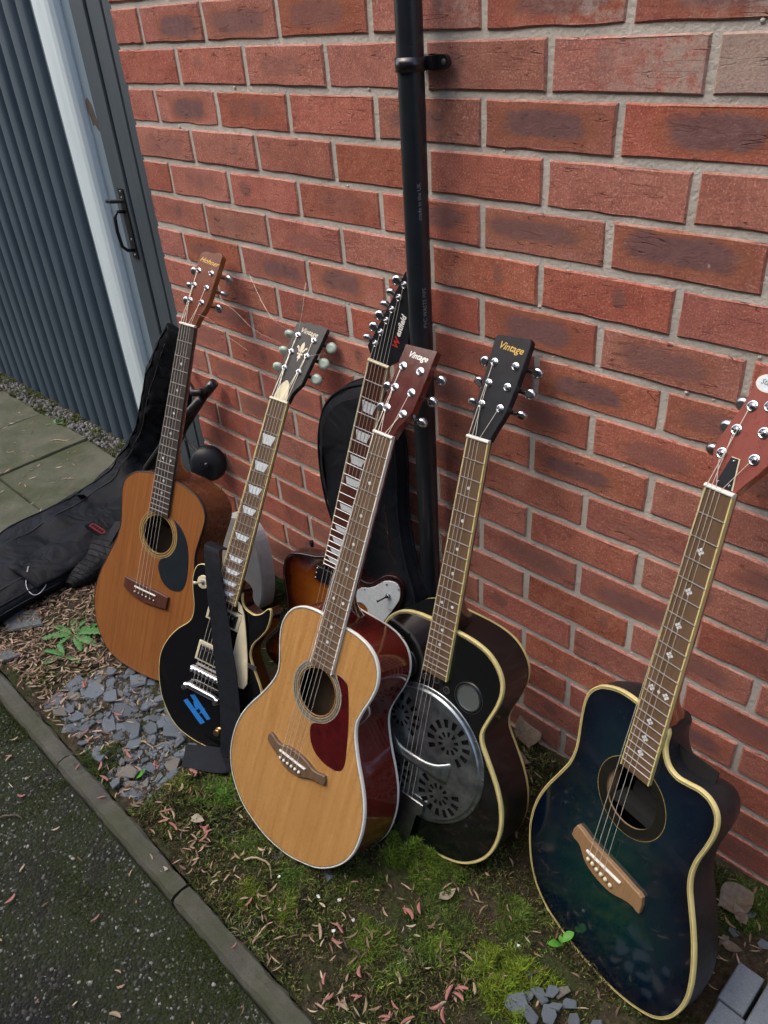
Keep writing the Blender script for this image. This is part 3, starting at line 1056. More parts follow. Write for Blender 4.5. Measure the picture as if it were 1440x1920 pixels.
class Guitar:
    """local axes: x along the neck towards the tail (0 at the nut), y to the right, z out of the front"""
    def __init__(s, name, label, pose, tail, S):
        Rm = eul(*pose[3:])
        s.U0 = tail
        nut = Vector(pose[:3])
        loc = nut + Rm @ Vector((tail, 0, 0))
        s.root = empty(name, Matrix.Translation(loc) @ Rm.to_4x4())
        tag(s.root, label, 'guitar', 'second-hand guitars leaning on the brick wall')
        s.S = S

    def put(s, mb, name, mat, parent=None, smooth=False):
        mb.v = [(x - s.U0, y, z) for x, y, z in mb.v]
        return mb.build(name, mat, parent or s.root, smooth)

    def fret_u(s, n):
        return s.S * (1 - 2 ** (-n / 12))

    def body(s, outline, w, depth, mats, hole=None, m=5, back_bind=None, bind=None, bw=.0042, purf=None, depth2=None, round_back=0.0, hatch=None, inner=True):
        """outline in mm"""
        out = [(a / 1000, b / 1000) for a, b in spline(outline, m)]
        if area(out) < 0:
            out = out[::-1]
        s.out = out
        depth2 = depth2 or depth
        ua, ub = min(p[0] for p in out), max(p[0] for p in out)
        dep = lambda u: depth + (depth2 - depth) * (u - ua) / (ub - ua)
        holes = [circle(hole[0] / 1000, hole[1] / 1000, hole[2] / 1000, 40)] if hole else []
        P, F = cdt(out, holes, .016)
        rim = seg_dist(np.array(out), P)
        mb = MB().add([(p[0], p[1], w) for p in P], [tuple(f) for f in F])
        top = s.put(mb, 'top', mats[0])
        at = top.data.attributes.new('rim', 'FLOAT', 'POINT')
        at.data.foreach_set('value', rim.astype(np.float32))
        if holes:                                   # the thickness of the top round the hole
            h = holes[0]
            MBh = MB().loops([[(x, y, w - .003) for x, y in h], [(x, y, w) for x, y in h]])
            s.put(MBh, 'soundhole_edge', 'inside', top)
        loops = []
        if round_back:
            steps = [(0, 0), (.45, .04), (.75, .25), (.92, .60), (1.0, 1.0)]
            for t, k in steps:
                o2 = offset(out, -round_back * k)
                loops.append([(x, y, w - dep(x) * t) for x, y in o2])
        else:
            loops = [[(x, y, w - dep(x) * t) for x, y in out] for t in (0, .5, 1)]
        side = s.put(MB().loops(loops), 'side', mats[1], None, True)
        b_out = [(p[0], p[1]) for p in loops[-1]]
        P, F = cdt(b_out, (), .05)
        s.put(MB().add([(p[0], p[1], w - dep(p[0])) for p in P], [tuple(f[::-1]) for f in F]), 'back', mats[2])
        if hole and inner:
            cx, cy, rr = [q / 1000 for q in hole]
            s.put(MB().prism([(cx - .14, cy - .09), (cx + .14, cy - .09), (cx + .14, cy + .09), (cx - .14, cy + .09)], w - dep(cx) + .002, w - dep(cx) + .005), 'inside_back', 'inside')
            s.put(MB().box((cx + .012, cy - .09, w - dep(cx) + .006), (cx + .026, cy + .09, w - dep(cx) + .016)), 'brace', 'inside')
        if bind:
            a = offset(out, .0008)
            b = offset(out, -bw)
            z1 = w + .0007
            b_ = MB().loops([[(x, y, w - .0065) for x, y in a], [(x, y, z1 - .001) for x, y in a], [(x, y, z1) for x, y in offset(out, -.0004)], [(x, y, z1) for x, y in b], [(x, y, w - .0004) for x, y in b]])
            bo = s.put(b_, 'binding', bind, None, True)
            if purf:
                for i, (d0, d1, mm) in enumerate(purf):
                    s.put(MB().loops([[(x, y, w + .0006 - i * .00005) for x, y in offset(out, -d0)], [(x, y, w + .0006 - i * .00005) for x, y in offset(out, -d1)]]), 'purfling', mm, bo)
        if back_bind:
            a = offset(b_out, .0008)
            s.put(MB().loops([[(x, y, w - dep(x) + .006) for x, y in a], [(x, y, w - dep(x) - .0006) for x, y in a], [(x, y, w - dep(x) - .0008) for x, y in offset(b_out, -.004)]]), 'back_binding', back_bind)
        s.w = w
        s.dep = dep
        return top

    def neck(s, heel_u, mat, fb_mat, fb_end, nutw, endw, fbt=.0075, bind=None, frets=20, thick=.0145, heel=None, heel_mat=None, skew=0.0):
        hw = lambda u: (nutw + (endw - nutw) * u / fb_end) / 2
        s.hw = hw
        sec = [(1, 0), (.98, -.35), (.80, -.74), (.45, -.95), (0, -1.0), (-.45, -.95), (-.80, -.74), (-.98, -.35), (-1, 0)]
        loops = []
        us = [-.003, .05, .12, .2, .28, heel_u - .05, heel_u]
        for u in us:
            tk = thick * (1 + .25 * max(0, u) / heel_u)
            loops.append([(u, a * hw(max(u, 0)) * .985, -fbt + b * tk) for a, b in sec])
        s.put(MB().loops(loops, False), 'neck', mat, None, True)
        if heel:                                    # block that grows down into the body
            loops = []
            for k in range(7):
                t = k / 6
                u = heel_u - .070 * (1 - t) - .0
                d = thick * 1.2 + (heel - thick * 1.2) * (t ** 1.5)
                ww = hw(u) * .95
                loops.append([(u, a * ww * (1 - .14 * (-b) * t), -fbt + b * d) for a, b in sec])
            loops.append([(heel_u + .004, p[1], p[2]) for p in loops[-1]])
            hb = MB().loops(loops, False)
            hb.add(loops[0], [tuple(range(9))])
            s.put(hb, 'heel', heel_mat or mat, None, True)
        ins = .0022 if bind else 0.0
        e = fb_end
        fb = MB().prism([(0, -hw(0) + ins), (e, -hw(e) + ins), (e, hw(e) - ins), (0, hw(0) - ins)], -fbt + .0002, 0)
        f = s.put(fb, 'fretboard', fb_mat)
        if bind:
            for sg in (-1, 1):
                q = [(0, sg * (hw(0) - ins)), (e, sg * (hw(e) - ins)), (e, sg * hw(e)), (0, sg * hw(0))]
                if sg > 0: q = q[::-1]
                s.put(MB().prism(q, -fbt + .0003, .0002), 'fretboard_binding', bind, f)
        for k in range(1, frets + 1):
            u = s.fret_u(k)
            h = hw(u) - .0006
            s.put(MB().add([(u - .0011, -h, 0), (u - .0005, -h, .0011), (u + .0005, -h, .0011), (u + .0011, -h, 0), (u - .0011, h, 0), (u - .0005, h, .0011), (u + .0005, h, .0011), (u + .0011, h, 0)],
                           [(0, 1, 5, 4), (1, 2, 6, 5), (2, 3, 7, 6), (0, 3, 2, 1), (4, 5, 6, 7)]), 'fret', 'fretwire', f)
        s.fb = f

    def inlays(s, kind, which, mat='pearl'):
        for nf in which:
            u0, u1 = s.fret_u(nf - 1), s.fret_u(nf)
            um = (u0 + u1) / 2
            hw = s.hw(um)
            if kind == 'dot':
                for v in ([-.45 * hw, .45 * hw] if nf == 12 else [0]):
                    s.put(MB().prism(circle(um, v, .0031, 14), -.0005, .00025), 'inlay_dot', mat, s.fb)
            elif kind == 'trap':
                a = (u1 - u0) * .33
                s.put(MB().prism([(um - a, -hw * .70), (um + a, -hw * .46), (um + a, hw * .46), (um - a, hw * .70)], -.0005, .00025), 'inlay_block', mat, s.fb)
            else:
                cs = [(0, 0)] if nf != 12 else [(0, -.5 * hw), (0, .5 * hw)]
                for du, dv in cs:
                    m = MB()
                    for a, b in ((-.0032, 0), (.0032, 0), (0, -.0034), (0, .0034)):
                        c, d = um + du + a, dv + b
                        m.prism([(c - .0029, d), (c, d - .0026), (c + .0029, d), (c, d + .0026)], -.0005, .00025)
                    s.put(m, 'inlay_diamond', mat, s.fb)
                if nf == 12:
                    s.put(MB().prism(circle(um, 0, .0026, 12), -.0005, .00025), 'inlay_dot', mat, s.fb)

    def nut(s, mat='bone', n=6, beads=True):
        h = s.hw(0) + .0005
        m = MB()
        prof = [(.0003, -.0065), (.0003, .0015), (-.0012, .0028), (-.0040, .0022), (-.0052, -.0005), (-.0052, -.0065)]
        loops = []
        for k in range(25):
            v = -h + 2 * h * k / 24
            dz = -.0006 if beads and k % 4 == 2 else 0
            loops.append([(u, v, z + (dz if z > 0 else 0)) for u, z in prof])
        m.loops(loops, False)
        m.add(loops[0], [tuple(range(6))]).add(loops[-1], [tuple(range(6))])
        s.put(m, 'nut', mat, None, True)

    # ---- headstock
    def head(s, outline, tilt, front, block, thick=.0135, m=1, edge=None):
        t = math.radians(tilt)
        s.c, s.s_ = math.cos(t), math.sin(t)
        out = [(a / 1000, b / 1000) for a, b in outline]
        if m > 1:
            out = spline(out, m)
        s.hout = out
        # trace the loop so that the front faces +z
        o2 = out if area([(-a, b) for a, b in out]) > 0 else out[::-1]
        mb = MB().prism(o2, -thick, -.0012, s.H)
        s.hb = s.put(mb, 'headstock', block)
        ins = offset(o2, -.0008) if area(o2) > 0 else offset(o2, -.0008)
        s.hf = s.put(MB().prism(ins, -.0012, .0, s.H), 'head_veneer', front)

    def H(s, a, v, w):
        """headstock plane: a along it from the nut, v across, w up"""
        return (-s.c * a - s.s_ * w - .001, v, -s.s_ * a + s.c * w - .0022)

    def tuners(s, posts, knob_mat, metal='chrome', knob=(.0085, .0105, .0045), inline=False, reach=.017, washers=.0062, angles=None):
        vs_ = [p[1] for p in s.hout]
        mid = (sum(p[1] for p in posts) / len(posts)) / 1000
        hd = Vector(s.H(0, 0, 1)) - Vector(s.H(0, 0, 0))
        for i, (a, v) in enumerate(posts):
            a, v = a / 1000, v / 1000
            sg = -1 if (inline or v < mid) else 1
            # edge of the head at this height
            xs_ = []
            O = s.hout
            for k in range(len(O)):
                p, q = O[k - 1], O[k]
                if (p[0] - a) * (q[0] - a) < 0:
                    xs_.append(p[1] + (q[1] - p[1]) * (a - p[0]) / (q[0] - p[0]))
            ed = (min(xs_) if sg < 0 else max(xs_)) if xs_ else v + sg * .02
            m = MB()
            m.lathe(s.H(a, v, 0), hd, [(0, washers), (.0008, washers), (.0013, washers * .80), (.0009, washers * .68), (.0010, .0040), (.0026, .0038)], 16)
            m.lathe(s.H(a, v, .002), hd, [(0, .0030), (.0022, .0028), (.0030, .0019), (.0046, .0018), (.0052, .0022), (.0072, .0022), (.0080, .0014)], 10)
            p0, p1 = Vector(s.H(a, v, -.0195)), Vector(s.H(a, ed + sg * reach * .8, -.0195))
            c0 = Vector(s.H(a, v, -.014))
            m.lathe(c0, -hd, [(0, .007), (.009, .007), (.011, .005)], 8)
            m.tube([p0, p1], .0040, 6)
            t_ = s.put(m, 'tuner', metal, None, False)
            kc = Vector(s.H(a, ed + sg * (reach + .003), -.0195))
            g = (angles[i] if angles else R.uniform(0, 3.14))
            ea = Vector(s.H(1, 0, 0)) - Vector(s.H(0, 0, 0))
            A = (ea * math.cos(g) + hd * math.sin(g)).normalized()
            B = Vector((0, sg, 0))
            N = A.cross(B).normalized()
            ka, kb, kn = knob[0] * 1.22, knob[1] * 1.18, knob[2] * 1.15
            k = MB()
            loops = []
            for zz, sc in ((-1, .55), (-.75, .88), (0, 1.0), (.75, .88), (1, .55)):
                loops.append([kc + A * (ka * sc * math.cos(th)) + B * (kb * sc * (math.sin(th) * (1.0 if math.sin(th) > 0 else .8)) + 0) + N * (kn * zz) for th in [2 * math.pi * q / 14 for q in range(14)]])
            k.loops(loops)
            k.add(loops[0], [tuple(range(14))]).add(loops[-1], [tuple(range(14))])
            s.put(k, 'tuner_knob', knob_mat, t_, True)

    def logo(s, txt, size, a, v, mat, shear=.35, bold=.0, rot=0.0, stretch=1.0):
        vs, fs = text_verts(txt, size, shear, bold)
        cr, sr = math.cos(rot), math.sin(rot)
        out = []
        for x, y, z in vs:
            x *= stretch
            out.append(s.H(a / 1000 + (x * sr + y * cr), v / 1000 + (x * cr - y * sr), .0003))
        return s.put(MB().add(out, fs), 'lettering', mat, s.hf)

    def strings(s, posts, saddle_u, saddle_w, tail=None, nutw=.036, sadw=.054, n=6, skip=(), centre=0.0, order=None):
        ps = order or [0, 1, 2, 5, 4, 3]
        for k in range(n):
            if k in skip: continue
            v0 = (-.5 + k / 5) * nutw
            v1 = centre + (-.5 + k / 5) * sadw
            a, v = posts[ps[k]]
            p = [s.H(a / 1000, v / 1000, .0042), (-.003, v0, .0018), (saddle_u, v1, saddle_w)]
            if tail:
                p.append((tail[0], v1, tail[1]))
            r = .00036 + .00022 * (5 - k) / 5
            s.put(MB().tube(p, r, 4, False), 'string', 'string', None, False)

    def plate(s, poly, z0, z1, name, mat, parent=None, m=1, bevel=0.0, holes=()):
        o = [(a / 1000, b / 1000) for a, b in (spline(poly, m) if m > 1 else poly)]
        if area(o) < 0: o = o[::-1]
        mb = MB()
        if bevel:
            i = offset(o, -bevel)
            mb.loops([[(x, y, z0) for x, y in o], [(x, y, z1 - bevel * .8) for x, y in o], [(x, y, z1) for x, y in i]])
            mb.add([(x, y, z1) for x, y in i], [tuple(range(len(i)))])
        else:
            mb.prism(o, z0, z1)
        return s.put(mb, name, mat, parent)

    def ring(s, c, r0, r1, z, name, mat, parent=None, n=56, h=.0004):
        a, b = circle(c[0] / 1000, c[1] / 1000, r0 / 1000, n), circle(c[0] / 1000, c[1] / 1000, r1 / 1000, n)
        return s.put(MB().loops([[(x, y, z) for x, y in a], [(x, y, z + h) for x, y in a], [(x, y, z + h) for x, y in b], [(x, y, z) for x, y in b]]), name, mat, parent)


def mirror(half):
    """half outline (u, v >= 0) from neck to tail -> closed loop"""
    return [(u, v) for u, v in half] + [(u, -v) for u, v in half[::-1] if v > 0]


def pins(g, pts, z, mat, dot=None):
    for u, v in pts:
        p = g.put(MB().lathe((u / 1000, v / 1000, z), (0, 0, 1), [(0, .0020), (.001, .0031), (.003, .0031), (.0042, .0016)], 10), 'bridge_pin', mat, None, True)


# ---------------------------------------------------------------- brown dreadnought
g = Guitar('acoustic_guitar', 'reddish brown acoustic guitar with black pickguard, leftmost of the row', (0.17028, -0.13778, 0.81546, -0.23058, 1.14995, -1.5487), .882, .648)
g.body(mirror([(359, 0), (360, 30), (362, 50), (367, 72), (374, 94), (386, 112), (403, 127), (424, 133), (450, 131), (480, 126), (512, 122), (546, 126), (583, 138), (623, 153), (664, 168), (702, 176), (738, 177), (774, 170), (806, 157), (834, 138), (858, 113), (873, 82), (880, 45), (882, 0)]),
       -.008, .098, ('mahogany', 'mahogany_dk', 'mahogany_dk'), (505, 1, 47), 4, None, 'purfling', .0016, None, .112)
g.neck(.359, 'mahogany_dk', 'ebony', g.fret_u(20) + .008, .043, .056, frets=20, heel=.085, heel_mat='honey')
g.inlays('dot', (3, 5, 7, 9, 12, 15, 17))
g.nut()
g.head([(2, -20), (16, -18), (28, -19), (54, -22), (92, -25), (128, -26), (150, -28), (161, -27), (168, -21), (171, -12), (169, -2), (169, 10), (174, 20), (172, 29), (166, 35), (132, 36), (99, 36), (64, 36), (40, 32), (25, 25), (2, 21)], 13, 'headbrown', 'honey', .015)
po = [(125, -17), (91, -17), (56, -15), (125, 20), (91, 19), (57, 18)]
g.tuners(po, 'nickel', 'chrome', (.0085, .0095, .0042), reach=.016, angles=[.6, 1.2, .5, .5, 1.5, .6])
g.logo('Hohner', .0165, 149, 4, 'gold', .45, 0, -.10, 1.05)
for r0, r1, mm in ((47.5, 49.5, 'rosette_gold'), (50.5, 52.0, 'purfling'), (52.6, 55.5, 'rosette_gold'), (56.4, 57.3, 'purfling'), (58.0, 60.5, 'rosette_gold')):
    g.ring((505, 1), r0, r1, -.008, 'rosette', mm)
g.plate([(451, 42), (467, 70), (495, 92), (536, 105), (583, 109), (612, 102), (624, 86), (627, 62), (617, 38), (599, 24), (581, 17), (562, 22), (548, 44), (525, 59), (503, 62), (478, 58), (462, 50)], -.0081, -.0066, 'pickguard', 'pgdark', None, 4, .0006)
br = g.plate([(644, -76), (645, -40), (645, 0), (645, 40), (647, 67), (679, 66), (684, 30), (688, 0), (687, -24), (681, -55), (671, -78)], -.008, -.0005, 'bridge', 'rosewood_red', None, 1, .0012)
g.put(MB().cbox((.6545, -.040, -.002), (.6578, .030, .0032), .0006), 'saddle', 'bone', br)
for k in range(6):
    g.put(MB().lathe((.670, -.037 + k * .0128, -.0008), (0, 0, 1), [(0, .0018), (.001, .0026), (.003, .0026), (.0038, .001)], 8), 'bridge_pin', 'nickel', br, True)
g.strings(po, .656, .0034, (.670, .0005), centre=-.005, sadw=.058, skip=(5,))
g.put(MB().tube([g.H(.030, .022, .004), g.H(.026, .06, .008), g.H(.0, .12, .012), g.H(-.02, .20, .03)], .00026, 4, False), 'loose_string', 'string')

# ---------------------------------------------------------------- black single-cut electric
g = Guitar('electric_guitar', 'black single cutaway electric guitar with cream pickguard and blue tape hash mark', (0.47836, -0.1419, 0.71749, -0.32893, 1.05977, -1.58294), .807, .628)
LP = g
top = g.body([(430, -58), (405, -80), (410, -98), (422, -104), (437, -105), (456, -102), (481, -92), (504, -83), (529, -80), (548, -87), (571, -107), (597, -123), (627, -134), (656, -137), (688, -131), (718, -120), (746, -105), (768, -86), (786, -65), (799, -40), (805, -11), (807, 18), (805, 50), (796, 78), (780, 104), (757, 126), (730, 141), (700, 150), (668, 152), (640, 146), (616, 134), (592, 115), (571, 97), (555, 87), (537, 85), (522, 89), (501, 101), (481, 109), (458, 110), (444, 108), (436, 103), (440, 96), (454, 86), (463, 71), (462, 55), (456, 40), (444, 31), (428, 25), (418, 0)],
              -.018, .045, ('black', 'black', 'black'), None, 4, None, 'ivory', .0012)
g.neck(.452, 'darkneck', 'rosewood_lt', g.fret_u(22) + .005, .043, .057, frets=22, bind='ivory', heel=.034, heel_mat='darkneck', fbt=.007)
g.put(MB().box((.40, -.027, -.022), (.472, .027, -.0068)), 'neck_block', 'darkneck')
g.inlays('trap', (3, 5, 7, 9, 12, 15, 17, 19, 21))
g.nut('cream', beads=False)
g.head([(2, -21), (18, -20), (45, -26), (91, -27), (137, -29), (163, -29), (173, -24), (171, -12), (176, 0), (173, 12), (177, 24), (174, 34), (174, 44), (157, 43), (126, 41), (97, 38), (64, 36), (47, 35), (33, 27), (21, 22), (2, 21)], 13, 'blackhead', 'blackhead', .014)
po = [(143, -15), (106, -16), (69, -17), (142, 24), (106, 22), (70, 18)]
g.tuners(po, 'mint', 'chrome', (.0100, .0125, .0045), reach=.012, angles=[1.1, 1.0, .9, .25, .2, .3])
g.logo('Vintage', .0150, 155, 7, 'creamprint', .3, .0002, -.04, .95)
m = MB()                                           # lily emblem
for poly in ([(22, 0), (17, 3.4), (10, 4.6), (3, 2.6), (-2, 0), (3, -2.6), (10, -4.6), (17, -3.4)],
             [(-2, 3), (4, 3.4), (8, 6.5), (12, 9), (12.5, 12), (9, 13), (7, 11), (8.5, 9.5), (5, 8), (1, 5.5)],
             [(-2, -3), (4, -3.4), (8, -6.5), (12, -9), (12.5, -12), (9, -13), (7, -11), (8.5, -9.5), (5, -8), (1, -5.5)],
             [(-2, -7), (-5, -7), (-5, 7), (-2, 7)], [(-5, 2), (-11, 4.5), (-13, 1.5), (-20, 0), (-13, -1.5), (-11, -4.5), (-5, -2)]):
    if area(poly) > 0: poly = poly[::-1]
    m.prism([((110 + a * 1.05) / 1000, (5 + b * .95) / 1000) for a, b in poly], .0001, .0004, g.H)
g.put(m, 'lily_emblem', 'creamprint', g.hf)
tc = g.put(MB().prism(spline([(.046, .001), (.036, -.008), (.020, -.013), (.004, -.014), (.003, 0), (.004, .016), (.020, .014), (.036, .010)], 3)[::-1], .0002, .0016, g.H), 'truss_rod_cover', 'cream', g.hb)
for a, v in ((.040, .001), (.007, -.010), (.007, .012)):
    g.put(MB().lathe(g.H(a, v, .0016), (0, 0, 1), [(0, .0014), (.0006, .001)], 6), 'screw', 'nickel', tc)
WT = -.018
for (u0, u1, c) in ((.4745, .516, 0.0), (.572, .618, 0.0)):
    rg = g.plate([(u0 * 1000, -44), (u1 * 1000, -44), (u1 * 1000, 44), (u0 * 1000, 44)], WT, WT + .005, 'pickup_ring', 'cream', None, 1, .001)
    pk = g.put(MB().cbox((u0 + .006, -.036, WT + .004), (u1 - .006, .036, WT + .0095), .0012), 'pickup', 'blackplastic', rg)
    for k in range(6):
        g.put(MB().lathe((u0 + .014, -.026 + k * .0104, WT + .0095), (0, 0, 1), [(0, .0024), (.0007, .0022), (.0009, .001)], 8), 'pole_screw', 'nickel', pk)
    for a in (u0 + .004, u1 - .004):
        for b in (-.040, .040):
            g.put(MB().lathe((a, b, WT + .005), (0, 0, 1), [(0, .0016), (.0006, .001)], 6), 'screw', 'nickel', rg)
br = g.put(MB().cbox((.634, -.043, WT + .004), (.647, .043, WT + .016), .002), 'bridge', 'chrome')
for k in range(6):
    g.put(MB().cbox((.636, -.030 + k * .0108, WT + .016), (.645, -.024 + k * .0108, WT + .0185), .0008), 'bridge_saddle', 'nickel', br)
for v in (-.037, .037):
    g.put(MB().lathe((.6405, v, WT), (0, 0, 1), [(0, .007), (.003, .007), (.004, .004), (.018, .004), (.0195, .0025)], 14), 'bridge_post', 'chrome', br, False)
m = MB()
m.loops([[(.681 + .0075 * math.cos(t) + (.004 if abs(v) > .042 else 0), v, WT + .012 + .0065 * math.sin(t)) for t in [2 * math.pi * q / 14 for q in range(14)]] for v in (-.047, -.043, -.035, -.015, .015, .035, .043, .047)])
tp = g.put(m, 'tailpiece', 'chrome', None, True)
for v in (-.044, .044):
    g.put(MB().lathe((.687, v, WT), (0, 0, 1), [(0, .0075), (.010, .0075), (.020, .006), (.021, .003)], 14), 'stud', 'chrome', tp)
g.plate([(446, 26), (455, 40), (470, 51), (505, 66), (560, 87), (600, 99), (616, 103), (630, 98), (632, 88), (622, 72), (570, 50), (522, 47), (518, 47), (470, 47), (468, 34), (452, 28)], WT + .006, WT + .009, 'pickguard', 'cream', None, 1, .0008)
br = g.put(MB().box((.570, .088, WT + .004), (.580, .112, WT + .0055)), 'pickguard_bracket', 'nickel')
sel = g.put(MB().lathe((.443, -.075, WT), (0, 0, 1), [(0, .0155), (.0010, .0155), (.0016, .0145)], 24), 'selector_plate', 'cream')
g.put(MB().lathe((.443, -.075, WT + .0016), (0, 0, 1), [(0, .0055), (.003, .005), (.0035, .0035)], 12), 'selector_nut', 'nickel', sel)
g.put(MB().tube([(.443, -.075, WT + .003), (.445, -.081, WT + .014), (.447, -.088, WT + .019)], [.0022, .0026, .0042], 8), 'selector_tip', 'cream', sel, True)
for (u, v) in ((756, 64), (700, 108), (745, 110), (705, 70)):
    g.put(MB().lathe((u / 1000, v / 1000, WT), (0, 0, 1), [(0, .010), (.002, .010), (.003, .0085), (.012, .0078), (.013, .006)], 20), 'control_knob', 'brass')
for q in ([(729, -46), (720, -38), (753, 23), (763, 13)], [(709, -33), (702, -22), (738, 34), (746, 26)], [(720, -20), (712, -14), (729, -2), (737, -8)], [(742, 2), (735, 8), (720, 14), (727, 6)]):
    i = R.uniform(0, .0003)
    g.plate(q, WT + .0003 + i, WT + .0006 + i, 'tape_strip', 'tape')
g.strings(po, .6405, .0005, (.681, -.002), sadw=.050)
# strings that came off, springing up and sideways from the tuners
for pts in (((143, -15, .006), (150, -60, .03), (175, -100, .03), (215, -150, .02), (235, -175, .012)),
            ((106, -16, .006), (112, -40, .02), (120, -100, .03), (150, -175, .02), (160, -230, .012)),
            ((142, -12, .006), (190, -16, .02), (250, -30, .025), (300, -42, .02)),
            ((106, 24, .006), (112, 45, .012), (120, 70, .02))):
    P = [Vector(g.H(a / 1000, b / 1000, c)) for a, b, c in pts]
    g.put(MB().tube([Vector(p) for p in spline([tuple(p) for p in P], 4, False)], .00022, 4, False), 'loose_string', 'string')

# ---------------------------------------------------------------- natural top acoustic
g = Guitar('acoustic_guitar', 'glossy honey coloured acoustic guitar with red sides and red pickguard in the middle', (0.83597, -0.19368, 0.77345, -0.08363, 1.11525, -1.59883), .857, .648)
g.body(mirror([(358, 0), (358, 40), (360, 62), (365, 82), (376, 102), (391, 115), (410, 123), (432, 125), (458, 120), (487, 111), (512, 106), (532, 109), (556, 119), (585, 135), (617, 155), (650, 171), (685, 180), (722, 181), (754, 175), (784, 160), (810, 137), (832, 107), (846, 70), (855, 34), (857, 0)]),
       -.008, .100, ('spruce', 'redwood', 'redwood'), (505, 0, 46), 4, 'bone', 'bone', .0019, [(.0019, .0034, 'hatch'), (.0034, .0039, 'purfling')], .110)
g.neck(.358, 'redwood', 'rosewood_lt', g.fret_u(20) + .010, .043, .056, frets=20, bind='bone', heel=.085)
g.inlays('dot', (3, 5, 7, 9, 12, 15, 17))
g.nut('bone')
g.head([(2, -20), (12, -17), (38, -22), (58, -28), (94, -30), (123, -31), (148, -31), (161, -31), (164, 36), (141, 37), (113, 38), (78, 38), (52, 38), (36, 30), (18, 23), (2, 21)], 13, 'headred', 'redwood', .0155)
po = [(123, -18), (84, -17), (46, -16), (123, 20), (84, 20), (45, 21)]
g.tuners(po, 'chrome', 'chrome', (.0080, .0095, .0052), reach=.013, washers=.0075, angles=[.3, .4, .2, .4, .5, .9])
g.logo('Vintage', .0150, 146, 4, 'white', .3, .0003, -.02, .95)
for r0, r1, mm in ((47.5, 49.0, 'purfling'), (50.0, 52.0, 'hatch'), (53.0, 53.8, 'purfling'), (54.5, 57.0, 'rosette_grey'), (57.6, 58.4, 'purfling'), (59.2, 62, 'hatch')):
    g.ring((505, 0), r0, r1, -.008, 'rosette', mm)
g.plate([(450, 36), (452, 58), (468, 70), (520, 88), (570, 100), (599, 105), (615, 102), (624, 88), (626, 62), (618, 33), (600, 15), (580, 8), (566, 12), (552, 38), (530, 56), (505, 62), (478, 56)], -.0081, -.0068, 'pickguard', 'pgred', None, 4, .0005)
br = g.plate([(639, -79), (646, -60), (648, -46), (642, -30), (640, -10), (640, 8), (643, 26), (649, 45), (647, 60), (645, 74), (662, 78), (666, 60), (670, 42), (680, 22), (685, 5), (686, -14), (684, -28), (674, -46), (668, -62), (657, -83)], -.008, -.0006, 'bridge', 'rosewood_lt', None, 2, .0015)
g.put(MB().cbox((.6555, -.044, -.002), (.659, .028, .0034), .0007), 'saddle', 'bone', br)
for k in range(6):
    g.put(MB().lathe((.6715, -.038 + k * .0106, -.0008), (0, 0, 1), [(0, .0022), (.001, .0033), (.003, .0033), (.0044, .0016)], 12), 'bridge_pin', 'bone', br, True)
g.strings(po, .6572, .0036, (.6715, .0008), centre=-.009, sadw=.054, skip=(5,))

# ---------------------------------------------------------------- black resonator
g = Guitar('resonator_guitar', 'black resonator guitar with slotted chrome cover plate and yellow edge', (0.98603, -0.12166, 0.78255, 0.01239, 1.25778, -1.50623), .826, .628)
g.body(mirror([(349, 0), (350, 46), (354, 76), (362, 99), (375, 117), (391, 130), (408, 137), (428, 139), (453, 135), (482, 126), (507, 119), (522, 118), (538, 123), (558, 137), (580, 153), (604, 169), (630, 182), (655, 190), (682, 194), (708, 193), (736, 187), (763, 174), (788, 153), (806, 128), (817, 98), (823, 65), (826, 30), (826, 0)]),
       -.008, .092, ('black', 'blackside', 'blackside'), None, 4, 'ivory', 'ivory', .0040, [(.0040, .0046, 'purfling'), (.0046, .0053, 'ivory')], .098)
g.neck(.349, 'darkneck', 'rosewood_lt', g.fret_u(21) + .010, .043, .056, frets=21, bind='ivory', heel=.082)
g.inlays('dot', (3, 5, 7, 9, 12, 15, 17))
g.nut('bone')
g.head([(2, -20), (11, -17), (27, -21), (39, -25), (58, -25), (89, -25), (124, -26), (157, -27), (167, -27), (171, -25), (173, -20), (176, 30), (176, 36), (172, 40), (164, 41), (130, 40), (99, 39), (75, 37), (52, 35), (38, 31), (26, 27), (15, 24), (2, 21)], 13, 'blackhead', 'blackhead', .0145)
po = [(128, -14), (93, -13), (57, -14), (129, 26), (94, 23), (58, 22)]
g.tuners(po, 'chrome', 'chrome', (.0082, .0098, .0045), reach=.014, washers=.0068, angles=[.2, .8, 1.0, .4, .1, 1.1])
g.logo('Vintage', .0168, 156, 8, 'gold', .3, .0002, -.06, .95)
WT = -.008
CC = (.6255, 0.0)
CR = .1425
slots = []
for ang0 in (45, 135, 225, 315):                    # four fans of slots
    fx, fy = CC[0] + .082 * math.cos(math.radians(ang0)), CC[1] + .082 * math.sin(math.radians(ang0))
    for (r0, r1, cnt_, dth) in ((.031, .047, 14, .25), (.013, .023, 10, .24)):
        for k in range(cnt_):
            th = 2 * math.pi * (k + .5) / (cnt_) + math.radians(ang0)
            da = 2 * math.pi / cnt_ * dth
            q = [(fx + r * math.cos(th + s * da), fy + r * math.sin(th + s * da)) for r, s in ((r0, -1), (r1, -1), (r1, 1), (r0, 1))]
            ok = all(math.hypot(a - CC[0], b - CC[1]) < CR - .013 and abs(a - CC[0] - .004) > .021 for a, b in q)
            if ok: slots.append(q)
P, F = cdt(circle(CC[0], CC[1], CR - .010, 64), slots, .02)
cov = g.put(MB().add([(p[0], p[1], WT + .0062 + .005 * max(0, 1 - ((p[0] - CC[0]) ** 2 + (p[1] - CC[1]) ** 2) / CR ** 2)) for p in P], [tuple(f) for f in F]), 'cover_plate', 'dullplate')
rim = []
